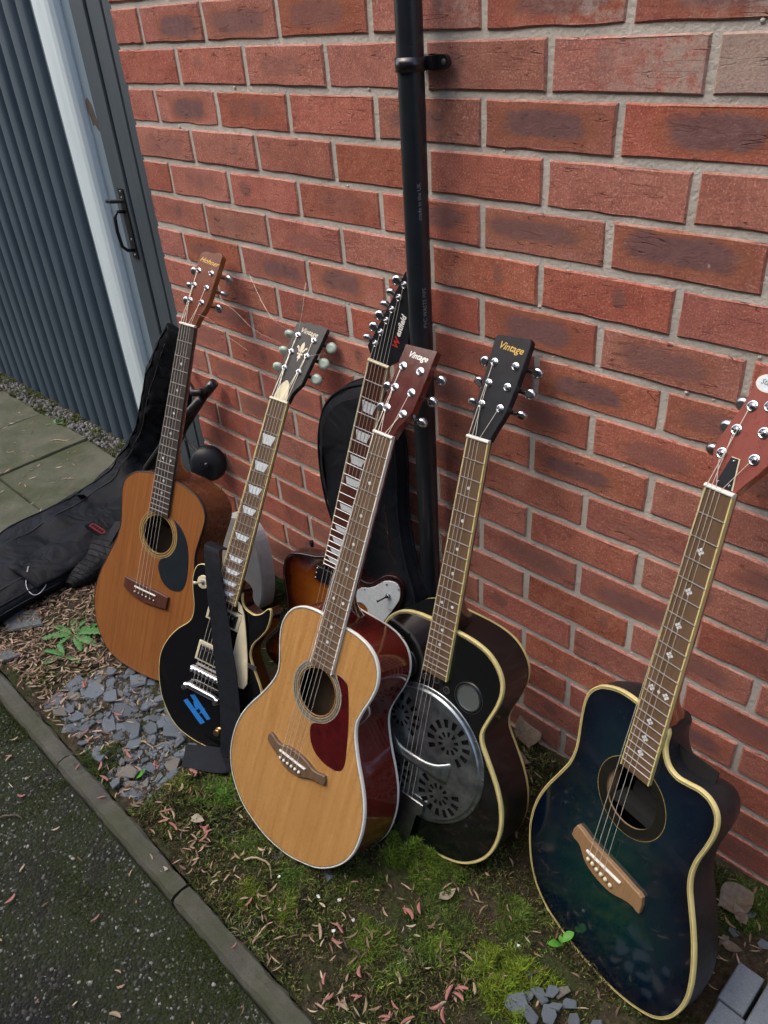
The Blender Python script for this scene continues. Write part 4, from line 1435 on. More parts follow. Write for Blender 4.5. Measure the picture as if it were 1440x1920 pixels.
for rr, zz in ((CR, .0005), (CR - .0005, .002), (CR - .004, .0026), (CR - .0060, .0020), (CR - .0085, .0050), (CR - .010, .0070)):
    rim.append([(x, y, WT + zz) for x, y in circle(CC[0], CC[1], rr, 64)])
g.put(MB().loops(rim), 'cover_rim', 'dullplate', cov, True)
g.put(MB().prism(circle(CC[0], CC[1], CR - .008, 48), WT + .0004, WT + .0010), 'cover_well', 'dark', cov)
for k in range(12):
    th = 2 * math.pi * k / 12 + .15
    g.put(MB().lathe((CC[0] + (CR - .003) * math.cos(th), (CR - .003) * math.sin(th), WT + .0022), (0, 0, 1), [(0, .0022), (.0008, .002), (.0012, .001)], 8), 'cover_screw', 'chrome', cov)
# arched palm rest across the plate
loops = []
for k in range(15):
    t = -1 + 2 * k / 14
    v = t * .073
    wd = .010 + .016 * abs(t) ** 3
    zt = WT + .0085 + .017 * (1 - abs(t) ** 4)
    loops.append([(CC[0] + a * wd + .004, v, zt + b) for a, b in ((-1, -.002), (-.9, .0005), (-.4, .0022), (.4, .0022), (.9, .0005), (1, -.002))])
g.put(MB().loops(loops, False), 'palm_rest', 'dullplate', cov, True)
g.plate([(722, -34), (722, 34), (745, 34), (752, 22), (790, 18), (826, 14), (826, -14), (790, -18), (752, -22), (745, -34)], WT + .014, WT + .017, 'tailpiece', 'nickel', None, 1, .0008)
for vv in (-1, 1):                                  # round sound screens
    c = (462, 76 * vv)
    sr = g.put(MB().lathe((c[0] / 1000, c[1] / 1000, WT), (0, 0, 1), [(0, .030), (.0015, .0295), (.0022, .0275), (.0010, .0245), (.0008, .0230)], 36), 'screen_ring', 'blackmetal', None, True)
    g.put(MB().prism(circle(c[0] / 1000, c[1] / 1000, .0238, 36), WT + .0009, WT + .0013), 'screen_mesh', 'mesh', sr)
    g.ring(c, 23.5, 25.2, WT + .0012, 'screen_lip', 'nickel', sr, 36, .0009)
    g.ring(c, 29.2, 30.4, WT + .0004, 'screen_lip', 'nickel', sr, 36, .0009)
for (u, v) in ((468, -22), (462, 2), (472, 27)):
    g.ring((u, v), 6.0, 7.6, WT, 'hole_ring', 'nickel', None, 18)
    g.put(MB().prism(circle(u / 1000, v / 1000, .006, 18), WT, WT + .0002), 'small_hole', 'dark')
g.strings(po, .632, .006, (.735, .007), sadw=.054, skip=(4, 5))
MB_ = MB().lathe((.829, 0, WT - .05), (1, 0, 0), [(-.006, .007), (.003, .006), (.006, .009), (.010, .008)], 12)
g.put(MB_, 'strap_button', 'nickel')

# ---------------------------------------------------------------- blue burst cutaway
g = Guitar('electro_acoustic_guitar', 'dark blue cutaway acoustic guitar with triple yellow binding, rightmost of the row', (1.38441, -0.12258, 0.83685, 0.26514, 1.31088, -1.55378), .872, .648)
g.body([(356, 0), (357, -31), (357, -53), (360, -72), (367, -91), (377, -107), (393, -120), (411, -126), (433, -127), (461, -125), (487, -122), (514, -121), (543, -126), (577, -140), (617, -158), (655, -171), (690, -177), (727, -176), (758, -169), (788, -158), (815, -143), (838, -121), (855, -91), (865, -52), (870, -16), (872, 18), (870, 55), (864, 89), (854, 119), (841, 143), (824, 160), (803, 172), (776, 180), (749, 183), (721, 181), (690, 175), (659, 166), (630, 155), (602, 143), (578, 133), (554, 128), (526, 129), (497, 135), (470, 139), (449, 138), (432, 131), (421, 117), (418, 99), (422, 80), (425, 62), (420, 46), (408, 36), (391, 30), (367, 27)],
       -.008, .088, ('bluetop', 'blacksatin', 'blacksatin'), (516, 1, 48), 4, None, 'ivory', .0018, [(.0018, .0024, 'purfling'), (.0024, .0034, 'ivory'), (.0034, .0040, 'purfling'), (.0040, .0048, 'ivory')], .098, .035, inner=False)
g.neck(.372, 'amberneck', 'rosewood_lt', g.fret_u(21) + .012, .043, .056, frets=21, bind='ivory', heel=.072)
g.inlays('diamond', (3, 5, 7, 9, 12, 15, 17, 19))
g.nut('bone')
g.head([(2, -20), (10, -17), (23, -22), (37, -29), (48, -33), (64, -31), (82, -27), (103, -21), (119, -18), (138, -16), (152, -16), (165, -12), (172, 0), (168, 14), (158, 18), (140, 20), (119, 26), (100, 33), (82, 40), (64, 45), (51, 46), (36, 39), (21, 30), (9, 24), (2, 21)], 13, 'headpink', 'amberneck', .0145)
po = [(114, -6), (80, -13), (46, -19), (120, 16), (87, 23), (52, 26)]
g.tuners(po, 'nickel', 'chrome', (.0085, .0098, .0052), reach=.008, washers=.0075, angles=[.5, .4, .9, .5, .3, .6])
tc = g.put(MB().prism([(.047, -.003), (.047, .009), (.006, .017), (.006, -.009)][::-1], .0002, .0014, g.H), 'truss_rod_cover', 'cream', g.hb)
g.put(MB().prism([(.046, -.003), (.046, .0075), (.006, .0153), (.006, -.009)][::-1], .0014, .0021, g.H), 'cover_face', 'blackhead', tc)
for a, v in ((.042, .003), (.011, -.006), (.011, .011)):
    g.put(MB().lathe(g.H(a, v, .0021), (0, 0, 1), [(0, .0020), (.001, .0018), (.0014, .0008)], 8), 'screw', 'chrome', tc)
ov = g.put(MB().prism(circle(.146, .002, .0115, 32, .017)[::-1], .0001, .0004, g.H), 'oval_badge', 'creamprint', g.hf)
g.put(MB().prism(circle(.146, .002, .0103, 32, .0156)[::-1], .0004, .0006, g.H), 'badge_face', 'pgpearl', ov)
g.logo('Stagg', .0095, 147, 1.5, 'pgdark', .3, 0, 0, 1.0).location = (0, 0, .0006)
g.ring((516, 1), 48.5, 65.5, -.008, 'rosette', plain('brown_black_rosette', (.008, .008, .006), .35, 0, .6, .3, 120))
g.ring((516, 1), 65.5, 66.2, -.008, 'rosette_line', 'rosette_gold')
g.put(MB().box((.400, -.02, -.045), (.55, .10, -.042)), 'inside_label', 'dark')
g.put(MB().box((.44, -.050, -.030), (.60, -.042, -.012)), 'brace', 'inside')
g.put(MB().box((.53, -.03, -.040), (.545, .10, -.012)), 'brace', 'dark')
br = g.plate([(634, -73), (640, -45), (643, -10), (646, 25), (650, 55), (653, 72), (683, 75), (682, 62), (684, 49), (690, 34), (696, 18), (697, 2), (694, -22), (687, -40), (677, -50), (668, -58), (664, -66), (660, -79)], -.008, -.0002, 'bridge', wood('tan_bridge', (.22, .125, .055), (.36, .22, .11), .5), None, 2, .0015)
g.put(MB().cbox((.6585, -.042, -.002), (.6625, .032, .0036), .0007), 'saddle', 'bone', br)
for k, (u, v) in enumerate([(673, -35), (674, -25), (677, -15), (678, -5), (679, 5), (681, 16)]):
    g.put(MB().lathe((u / 1000, v / 1000, -.0004), (0, 0, 1), [(0, .0026), (.001, .0038), (.003, .0038), (.0048, .0018)], 12), 'bridge_pin', 'cream', br, True)
g.strings(po, .6605, .0038, (.676, .0008), centre=-.006, sadw=.056, skip=(4, 5))

# ---------------------------------------------------------------- sunburst electric behind the middle one
g = Guitar('electric_guitar', 'sunburst electric guitar with pointed black headstock and pearl pickguard behind the honey guitar', (0.71703, -0.07791, 0.83509, -1.04484, 1.30249, -2.3323), .866, .670)
g.body([(478, -20), (482, -40), (491, -58), (497, -77), (504, -98), (514, -118), (530, -130), (550, -134), (576, -132), (607, -123), (637, -113), (670, -106), (700, -106), (740, -120), (780, -139), (815, -146), (845, -130), (860, -95), (866, -50), (866, 0), (864, 50), (855, 100), (838, 140), (810, 163), (775, 168), (735, 160), (690, 144), (650, 134), (610, 135), (575, 144), (535, 157), (502, 165), (474, 164), (455, 157), (445, 143), (446, 126), (456, 110), (475, 97), (489, 85), (494, 72), (492, 50), (484, 30), (478, 10)],
       -.018, .042, ('sunburst', 'wine', 'wine'), None, 4, None, None, round_back=.004)
o = offset(g.out, 0)
g.put(MB().loops([[(x, y, -.0225) for x, y in offset(o, .0006)], [(x, y, -.0190) for x, y in offset(o, .0002)], [(x, y, -.0176) for x, y in offset(o, -.0020)], [(x, y, -.0177) for x, y in offset(o, -.0065)]]), 'rounded_edge', 'wine', None, True)
g.neck(.52, 'darkneck', 'rosewood_red', g.fret_u(22) + .004, .043, .057, frets=22, bind='cream', heel=.030, fbt=.007)
g.inlays('trap', (3, 5, 7, 9, 12, 15, 17, 19, 21))
g.nut('cream', beads=False)
g.head([(2, -21), (10, -20), (18, -26), (25, -31), (43, -25), (85, -15), (123, -6), (155, 1), (172, 5), (181, 12), (176, 22), (150, 30), (110, 38), (73, 44), (46, 48), (30, 46), (14, 34), (2, 21)], 6, 'blackhead', 'blackhead', .014)
po = [(34, -16), (57, -11), (81, -6), (103, -1), (127, 6), (151, 10)]
g.tuners(po, 'chrome', 'chrome', (.0085, .0098, .0048), inline=True, reach=.010, washers=.0068, angles=[1.1, .1, .2, 1.0, .9, .2])
g.logo('W', .017, 47, 24, 'red', .3, .0006, math.radians(83), 1.0)
g.logo('estfield', .0150, 80, 24, 'white', .35, .0006, math.radians(86), .90)
pk = g.plate([(505, -47), (543, -47), (543, 44), (505, 44)], -.018, -.0095, 'pickup', 'blackplastic', None, 1, .0015)
for a, b in ((511, -44), (524, -44), (538, -44)):
    g.put(MB().lathe((a / 1000, b / 1000, -.0095), (0, 0, 1), [(0, .0020), (.0008, .0014)], 8), 'screw', 'nickel', pk)
pg = g.plate([(545, 40), (532, 52), (511, 66), (503, 82), (488, 98), (466, 114), (457, 131), (458, 146), (472, 155), (494, 158), (525, 150), (560, 139), (600, 126), (640, 118), (640, 90), (600, 80), (577, 95), (556, 92), (548, 75), (556, 55)], -.0179, -.0155, 'pickguard', 'pgpearl', None, 2, .0005)
for a, b in ((510, 75), (470, 122), (468, 150), (528, 144), (546, 60)):
    g.put(MB().lathe((a / 1000, b / 1000, -.0155), (0, 0, 1), [(0, .0024), (.0006, .0022), (.0009, .001)], 8), 'screw', 'nickel', pg)
sw = g.put(MB().lathe((.495, .131, -.0155), (0, 0, 1), [(0, .0062), (.002, .006), (.003, .0045), (.006, .0042)], 14), 'switch', 'chrome')
g.put(MB().tube([(.495, .131, -.010), (.503, .122, .001), (.507, .117, .006)], [.0018, .0020, .0030], 8), 'switch_tip', 'blackplastic', sw, True)
g.put(MB().cbox((.655, -.040, -.018), (.69, .040, -.008), .002), 'bridge', 'chrome')
g.strings(po, .672, -.0035, None, sadw=.052, order=[0, 1, 2, 3, 4, 5])
g.put(MB().lathe((.478, -.085, -.040), (-.9, -.35, 0), [(-.010, .004), (.001, .005), (.003, .006), (.0045, .005)], 10), 'strap_button', 'blackmetal')


# ================================================================== strap, bags, stand
def ribbon(rows, thick):
    """rows of (left, right) points -> thin solid band"""
    mb = MB()
    n = len(rows)
    L = [Vector(a) for a, b in rows]
    Rr = [Vector(b) for a, b in rows]
    loops = []
    for i in range(n):
        t = (L[min(i + 1, n - 1)] - L[max(i - 1, 0)]).normalized()
        w = (Rr[i] - L[i]).normalized()
        nn = t.cross(w).normalized() * thick / 2
        loops.append([L[i] + nn, Rr[i] + nn, Rr[i] - nn, L[i] - nn])
    mb.loops(loops)
    mb.add(loops[0], [(0, 1, 2, 3)]).add(loops[-1], [(3, 2, 1, 0)])
    return mb


LM = LP.root.matrix_world
W_ = lambda u, v, w: LM @ Vector((u - LP.U0, v, w))
rows = []
ctl = [(352, -92, -40, -.030), (352, -82, -42, .004), (371, -72, -30, .010), (396, -62, -22, .012), (459, -36, 8, .012), (497, -19, 27, .010), (565, 10, 60, .010), (606, 29, 82, .010), (674, 61, 112, .011), (733, 84, 135, .014), (778, 98, 146, .016)]
pts = spline([(a, b, c, d * 1000) for a, b, c, d in ctl], 4, False)
for a, b, c, d in pts:
    rows.append((W_(a / 1000, b / 1000, d / 1000), W_((a - 12 * min(1, max(0, (a - 360) / 80))) / 1000, c / 1000, d / 1000)))
st = ribbon([(tuple(a), tuple(b)) for a, b in rows], .0022)
strap = st.build('guitar_strap', 'webbing')
last = rows[-1]
# tail of the strap, folded over flat on the ground to the left
a, b = Vector(last[0]), Vector(last[1])
tail = [(tuple(a), tuple(b)), ((.604, -.522, .004), (.628, -.485, .010)), ((.590, -.540, .004), (.575, -.490, .014)), ((.560, -.560, .006), (.545, -.502, .018)), ((.522, -.583, .008), (.487, -.545, .022))]
tl = [tuple(x) for x in spline([tuple(p) + tuple(q) for p, q in tail], 4, False)]
ribbon([(x[:3], x[3:]) for x in tl], .0022).build('strap_end', 'webbing', strap)
tag(strap, 'black webbing strap draped down the front of the black electric guitar', 'strap')


def loft(path, m=6, n=20, wrinkle=.004, seed=0, power=2.6):
    """stations (centre, width vector, thickness vector) -> soft bag shape"""
    st = spline([tuple(c) + tuple(w) + tuple(t) for c, w, t in path], m, False)
    loops = []
    for i, q in enumerate(st):
        c, w, t = Vector(q[:3]), Vector(q[3:6]), Vector(q[6:9])
        l = []
        for k in range(n):
            a = 2 * math.pi * k / n
            ca, sa = math.cos(a), math.sin(a)
            x = math.copysign(abs(ca) ** (2 / power), ca)
            y = math.copysign(abs(sa) ** (2 / power), sa)
            p = c + w * x + t * y
            nn = (w * x + t * y).normalized()
            h = noise.noise(p * 11 + Vector((seed, 0, 0))) * wrinkle + noise.noise(Vector((p.x * 22, p.y * 16, p.z * 12)) + Vector((0, seed, 0))) * wrinkle * .8
            h += wrinkle * 2.6 * (abs(noise.noise(Vector((p.x * 13 + p.z * 9, p.y * 5 - p.x * 3, seed)))) - .25) + wrinkle * 1.2 * (abs(noise.noise(Vector((p.x * 30 + p.y * 12, p.y * 9, p.z * 20 + seed)))) - .2)
            l.append(p + nn * h)
        loops.append(l)
    mb = MB().loops(loops)
    mb.add(loops[0], [tuple(range(n - 1, -1, -1))]).add(loops[-1], [tuple(range(n))])
    return mb, loops


V = Vector
# gig bag crumpled against the gate, body part lying on the slabs
path = [((-.385, -1.02, .045), (.09, 0, -.02), (0, 0, .026)),
        ((-.400, -.86, .050), (.130, .02, -.022), (.0, 0, .038)),
        ((-.425, -.66, .054), (.140, .03, -.028), (.01, 0, .042)),
        ((-.450, -.46, .056), (.138, .045, -.030), (.01, 0, .042)),
        ((-.480, -.28, .060), (.128, .06, -.030), (.01, 0, .040)),
        ((-.510, -.13, .070), (.118, .07, -.028), (.01, -.005, .036)),
        ((-.520, -.03, .115), (.098, .06, -.020), (.015, -.020, .032)),
        ((-.490, .025, .210), (.072, .045, -.010), (.015, -.034, .020)),
        ((-.415, .045, .345), (.056, .03, -.025), (.010, -.032, .010)),
        ((-.338, .058, .475), (.050, .02, -.035), (.008, -.030, .010)),
        ((-.280, .070, .575), (.050, .015, -.035), (.006, -.026, .010)),
        ((-.245, .080, .640), (.046, .012, -.030), (.005, -.018, .008))]
mb, loops = loft(path, 12, 48, .010, 2.0)
bag = mb.build('gig_bag', 'bagcloth', None, True)
tag(bag, 'crumpled black gig bag with red badge slumped between gate and brown guitar', 'gig bag', 'black gig bags among the guitars')
for k, off in ((4, .002), (44, .002), (19, .002)):           # piping and zip tape along the seams
    q = [l[k] for l in loops]
    q = [sum(q[max(0, i - 2):i + 3], Vector()) / len(q[max(0, i - 2):i + 3]) for i in range(len(q))]
    m = MB().tube(q, .0032 if k != 44 else .004, 6)
    m.build('piping' if k != 44 else 'zip_tape', 'bagpipe', bag, True)


MT['seam'] = plain('grey_stitching', (.022, .025, .030), .7)
for k in (1, 8, 15, 22):
    q = [l[k] + Vector((0, 0, .001)) for l in loops[6 + k:-4 - k // 3]]
    q = [sum(q[max(0, i - 3):i + 4], Vector()) / len(q[max(0, i - 3):i + 4]) for i in range(len(q))]
    MB().tube(q, .0016, 5).build('seam', 'seam', bag, True)


def on_bag(fr, k):
    i = int(fr * (len(loops) - 1))
    return loops[i][k]


# pocket flap, red badge, cord loop
def bag_patch(i0, i1, k0, k1, lift, name, mat, parent, rounded=False):
    m = MB()
    L2 = [[None] * (k1 - k0 + 1) for _ in range(i1 - i0 + 1)]
    for i in range(i0, i1 + 1):
        for k in range(k0, k1 + 1):
            p = loops[i][k % 48]
            c = sum((loops[i][q] for q in range(48)), Vector()) / 48
            nn = (p - c)
            nn = Vector((nn.x * .4, nn.y, abs(nn.z) + .03)).normalized()
            L2[i - i0][k - k0] = p + nn * lift
    m.loops(L2, False)
    o = m.build(name, mat, parent, True)
    sm = o.modifiers.new('solid', 'SOLIDIFY')
    sm.thickness = .004
    return o


bag_patch(30, 60, 3, 11, .006, 'pocket', 'bagcloth', bag)
bc = loops[46][8] + Vector((.004, 0, .012))
dirv = (loops[49][7] - loops[43][7]).normalized()
acr = (loops[46][5] - loops[46][9]).normalized()
nrm = dirv.cross(acr).normalized()
if nrm.z < 0: nrm = -nrm


def badge_xy(x, y, z):
    return bc + acr * x + dirv * y + nrm * z


MB().prism([(-.030, -.016), (.030, -.016), (.030, .016), (-.030, .016)], -.004, .0005, badge_xy).build('badge_backing', 'bagpipe', bag)
bd = MB().prism(spline([(-.024, -.005), (-.018, -.009), (.018, -.009), (.024, -.005), (.024, .005), (.018, .009), (-.018, .009), (-.024, .005)], 2), .0005, .003, badge_xy).build('red_badge', 'redpatch', bag)
for k in range(5):
    x = -.016 + k * .008
    MB().prism(circle(x, 0, .0034, 10, .0055), .003, .0036, badge_xy).build('badge_letter', 'bagpipe', bd)
base = loops[29][7] + Vector((-.01, 0, .008))
cl = [base + dirv * .055 + acr * -.02, base + dirv * .03 + acr * .0, base + dirv * .0 + acr * .03, base + dirv * -.012 + acr * .06 + nrm * .004, base + dirv * .0 + acr * .07, base + dirv * .03 + acr * .062, base + dirv * .055 + acr * .045]
m = MB().tube([Vector(p) for p in spline([tuple(p) for p in cl], 4, False)], .0013, 6)
m.build('cord_loop', 'cord', bag, True)
# straps hanging off the bag
for pts in ([(-.60, -.02, .16), (-.62, -.10, .10), (-.63, -.16, .075), (-.60, -.21, .09), (-.565, -.24, .13)], [(-.36, -.22, .10), (-.33, -.30, .06), (-.31, -.37, .03), (-.30, -.41, .012)]):
    sp = spline(pts, 4, False)
    ribbon([(p, (p[0] + .028, p[1] + .012, p[2] + .004)) for p in sp], .003).build('carry_strap', 'webbing', bag)

# ribbed pouch lying in front of it
path = [((-.300, -.445, .020), (.030, .012, 0), (0, 0, .010)), ((-.315, -.41, .030), (.060, .025, -.006), (0, 0, .024)), ((-.335, -.34, .038), (.075, .035, -.010), (0, 0, .030)), ((-.345, -.25, .045), (.075, .035, -.010), (0, 0, .034)),
        ((-.35, -.17, .045), (.065, .03, -.006), (0, 0, .030)), ((-.35, -.11, .035), (.035, .02, 0), (0, 0, .015))]
mb, lp2 = loft(path, 8, 24, .004, 8.0)
pouch = mb.build('ribbed_pouch', 'bagpipe', None, True)
tag(pouch, 'black ribbed soft pouch lying on the ground under the gig bag', 'pouch')
for k in range(3, len(lp2) - 6, 2):
    MB().tube([lp2[k][j] for j in range(1, 11)], .0022, 5).build('rib', 'webbing', pouch, True)

# gig bag standing behind the sunburst guitar
outl = [(655, 768), (620, 760), (585, 745), (545, 716), (515, 675), (498, 610), (500, 535), (518, 455), (545, 400), (572, 330), (590, 260), (598, 180), (600, 90), (610, 0), (840, 0), (835, 120), (822, 230), (800, 330), (772, 400), (752, 470), (742, 540), (738, 615), (726, 680), (700, 735)]
out = spline(outl, 3)
if area(out) < 0: out = out[::-1]
mb = MB()
yo = lambda z: -.014 - .085 * (1 - z / .77)
lay = []
for (ins, dy) in ((0, -.004), (0, -.018), (8, -.036), (26, -.044)):
    lay.append([(x / 1000, yo(z / 1000) + dy + .006 * noise.noise(Vector((x / 60, z / 60, dy * 30))), z / 1000) for x, z in offset(out, -ins)])
mb.loops(lay)
P, F = cdt(offset(out, -26), (), 28)
mb.add([(p[0] / 1000, yo(p[1] / 1000) - .044 - .007 * noise.noise(Vector((p[0] / 70, p[1] / 110, 4))) - .006 * noise.noise(Vector(((p[0] + p[1] * .6) / 26, p[1] / 90, 1))), p[1] / 1000) for p in P], [tuple(f) for f in F])
bag2 = mb.build('gig_bag', 'bagcloth2', None, True)
tag(bag2, 'upright black padded gig bag behind the sunburst electric guitar', 'gig bag', 'black gig bags among the guitars')
for ins, dy, r in ((0, -.004, .0035), (3, -.034, .0030)):
    MB().tube([(x / 1000, yo(z / 1000) + dy, z / 1000) for x, z in offset(out, -ins)], r, 6, False).build('piping', 'bagcloth2', bag2, True)

# folded black stand behind the brown guitar
stand = empty('folding_stand', Matrix.Translation((-.30, -.06, 0)))
tag(stand, 'folded black tubular stand leaning in the corner behind the brown guitar', 'stand')


def spart(mb, name, mat='blackmetal', parent=None, smooth=True):
    mb.v = [(x + .30, y + .06, z) for x, y, z in [tuple(p) for p in mb.v]]
    return mb.build(name, mat, parent or stand, smooth)


spart(MB().tube([(.032, -.030, .588), (-.12, -.045, .43), (-.345, -.075, .13), (-.39, -.085, .015)], .0105, 10), 'leg')
spart(MB().tube([(.020, -.055, .560), (-.10, -.075, .455), (-.30, -.10, .26), (-.44, -.13, .02)], .0120, 10), 'leg')
spart(MB().tube([(.045, -.022, .602), (.022, -.036, .573)], .0130, 12), 'end_cap', 'blackplastic')
spart(MB().tube([(-.085, -.020, .620), (-.060, -.04, .58), (-.02, -.05, .565), (.015, -.045, .575)], .010, 8), 'cross_bar')
spart(MB().tube([(-.11, -.03, .55), (-.075, -.05, .60)], .008, 8), 'bracket', 'nickel')
sp = spline([(-.115, -.055, .40), (-.07, -.06, .375), (-.035, -.06, .36), (-.03, -.06, .375), (-.075, -.06, .395), (-.12, -.06, .42)], 4, False)
spart(MB().tube(sp, .0022, 6), 'cable', 'blackplastic')
# round black dome at the foot of the wall
dm = MB()
ax = Vector((.70, -.66, .30)).normalized()
dm.lathe((-.030, -.045, .345), ax, [(-.012, .042), (-.006, .0495), (.0, .052), (.006, .0505), (.014, .043), (.020, .031), (.024, .017), (.026, .004)], 40)
dome = dm.build('cymbal_dome', 'blackhead', None, True)
tag(dome, 'glossy black round dome resting against the wall behind the brown guitar', 'dome')
MB().lathe(Vector((-.030, -.045, .345)) + ax * .026, ax, [(-.002, .008), (.003, .0075), (.005, .005)], 16).build('centre_cap', 'blackmetal', dome)

# pale grey rounded body behind the black electric guitar's horn
outl = [(.245, .235), (.262, .165), (.262, .085), (.235, .015), (.17, -.0), (.08, .0), (.03, .05), (.03, .16), (.08, .24), (.16, .28), (.215, .27)]
o = spline(outl, 4)
if area(o) < 0: o = o[::-1]
sh = lambda x, z, t: (x + t * .25, -.115 - .10 * (.25 - z) + t, z)
mb = MB()
lay = [[sh(x, z, .0) for x, z in offset(o, -.006)], [sh(x, z, .004) for x, z in o], [sh(x, z, .035) for x, z in o]]
mb.loops(lay[::-1])
mb.add(lay[0], [tuple(range(len(o)))]).add(lay[2], [tuple(range(len(o) - 1, -1, -1))])
gb = mb.build('instrument_body', 'greybody', None, False)
tag(gb, 'pale grey rounded instrument body showing behind the black electric guitar', 'instrument')

# ================================================================== loose things on the ground
ROCK = []


def chip_mesh(seed, slate=True):
    r = random.Random(seed)
    n = r.choice([4, 5, 5, 6, 7])
    ang = sorted(2 * math.pi * (k + r.uniform(-.34, .34)) / n for k in range(n))
    rad = [r.uniform(.62, 1.12) for _ in ang]
    el = r.uniform(.55, .85)
    t = r.uniform(.12, .24) if slate else r.uniform(.5, .7)
    base = [(a_ * math.cos(g), a_ * el * math.sin(g)) for a_, g in zip(rad, ang)]
    lo = [(x * .9, y * .9, 0) for x, y in base]
    m1 = [(x, y, t * r.uniform(.25, .6)) for x, y in base]
    sh_ = (r.uniform(-.08, .08), r.uniform(-.08, .08))
    hi = [(x * .93 + sh_[0] * .5, y * .93 + sh_[1] * .5, t * r.uniform(.85, 1.1)) for x, y in base]
    mb = MB().loops([lo, m1, hi])
    cx = (sum(p[0] for p in hi) / n, sum(p[1] for p in hi) / n, t * 1.04)
    k = len(mb.v)
    mb.v.append(cx)
    b = 2 * n
    mb.f += [(b + i, b + (i + 1) % n, k) for i in range(n)]
    mb.f.append(tuple(range(n - 1, -1, -1)))
    me = mb.mesh('slate_chip')
    me.materials.append(MT['slate'])
    return me


CH = [chip_mesh(s) for s in range(14)]


def scatter_chips(poly, count, rmin, rmax, label, group, minsep=.6, base_z=0.0):
    P = []
    a = np.array(poly)
    tries = 0
    while len(P) < count and tries < 8000:
        tries += 1
        x, y = R.uniform(a[:, 0].min(), a[:, 0].max()), R.uniform(a[:, 1].min(), a[:, 1].max())
        if not inside(poly, [(x, y)])[0]: continue
        rr = rmin + (rmax - rmin) * R.random() ** 1.6
        if any(math.hypot(x - q[0], y - q[1]) < minsep * (rr + q[2]) for q in P): continue
        P.append((x, y, rr))
    for x, y, rr in P:
        o = bpy.data.objects.new('slate_chip', R.choice(CH))
        COL.objects.link(o)
        o.location = (x, y, gz(x, y) + base_z + R.uniform(-.005, .004))
        o.rotation_euler = (R.uniform(-.22, .22), R.uniform(-.22, .22), R.uniform(0, 6.28))
        o.scale = (rr, rr, rr * R.uniform(.8, 1.3))
        tag(o, label, 'stone', group)
    return P


pile = [(.06, -.690), (.075, -.53), (.16, -.49), (.27, -.475), (.40, -.50), (.475, -.535), (.53, -.60), (.555, -.64), (.51, -.700), (.40, -.708), (.29, -.700), (.17, -.695)]
scatter_chips(pile, 120, .013, .042, 'blue grey slate chip in the heap beside the kerb and brown guitar', 'slate chips heaped beside the kerb', .46)
scatter_chips([(1.335, -.475), (1.335, -.415), (1.38, -.405), (1.45, -.415), (1.51, -.42), (1.51, -.47), (1.41, -.51)], 17, .016, .030, 'blue grey slate chip at the foot of the blue guitar', 'slate chips at the foot of the blue guitar', .50, .009)
scatter_chips([(.70, -.60), (.90, -.50), (1.02, -.56), (.86, -.62)], 3, .016, .026, 'dark slate chip sunk in moss under the honey guitar', 'slate chips sunk in the moss', 1.4, -.004)
scatter_chips([(1.47, -.20), (1.50, -.03), (1.62, -.03), (1.60, -.16)], 8, .016, .034, 'dark slate chip among dead leaves below the wall on the right', 'slate chips by the wall on the right', .8)
scatter_chips([(-.02, -.47), (-.06, -.38), (.06, -.40), (.05, -.47)], 5, .014, .024, 'slate chip lying by the dandelion leaves', 'slate chips by the dandelion', 1.0)

# flat stones at the left edge
for (x, y, sx, sy, rz, lb) in ((-.285, -.600, .085, .062, .5, 'flat grey stone slab piece below the gig bag'), (-.155, -.690, .045, .030, .9, 'small flat brownish stone beside the kerb below the gig bag')):
    o = bpy.data.objects.new('flat_stone', CH[int(sx * 100) % 14].copy())
    o.data.materials[0] = MT['stone']
    COL.objects.link(o)
    o.location = (x, y, gz(x, y) + .001)
    o.scale = (sx, sy * 1.4, .05)
    o.rotation_euler = (0, 0, rz)
    tag(o, lb, 'stone')
# slate blocks lower right
for (x0, x1, y0, y1, rz, lb) in ((1.593, 1.634, -.272, -.196, -.03, 'upper blue grey slate block in the bottom right corner'), (1.593, 1.636, -.43, -.275, -.03, 'lower blue grey slate block in the bottom right corner'), (1.640, 1.690, -.30, -.185, -.03, 'outermost blue grey slate block at the right edge')):
    mb = MB().cbox((-(x1 - x0) / 2, -(y1 - y0) / 2, 0), ((x1 - x0) / 2, (y1 - y0) / 2, .05), .0018)
    o = mb.build('slate_block', 'block')
    o.location = ((x0 + x1) / 2, (y0 + y1) / 2, gz(x0, y0))
    o.rotation_euler = (0, 0, rz)
    tag(o, lb, 'block')

# ---- moss: tufts of tiny blades, one mass
rng = np.random.default_rng(5)


def nz(x, y, f, s=0.0):
    return noise.noise(Vector((x * f, y * f, s)))


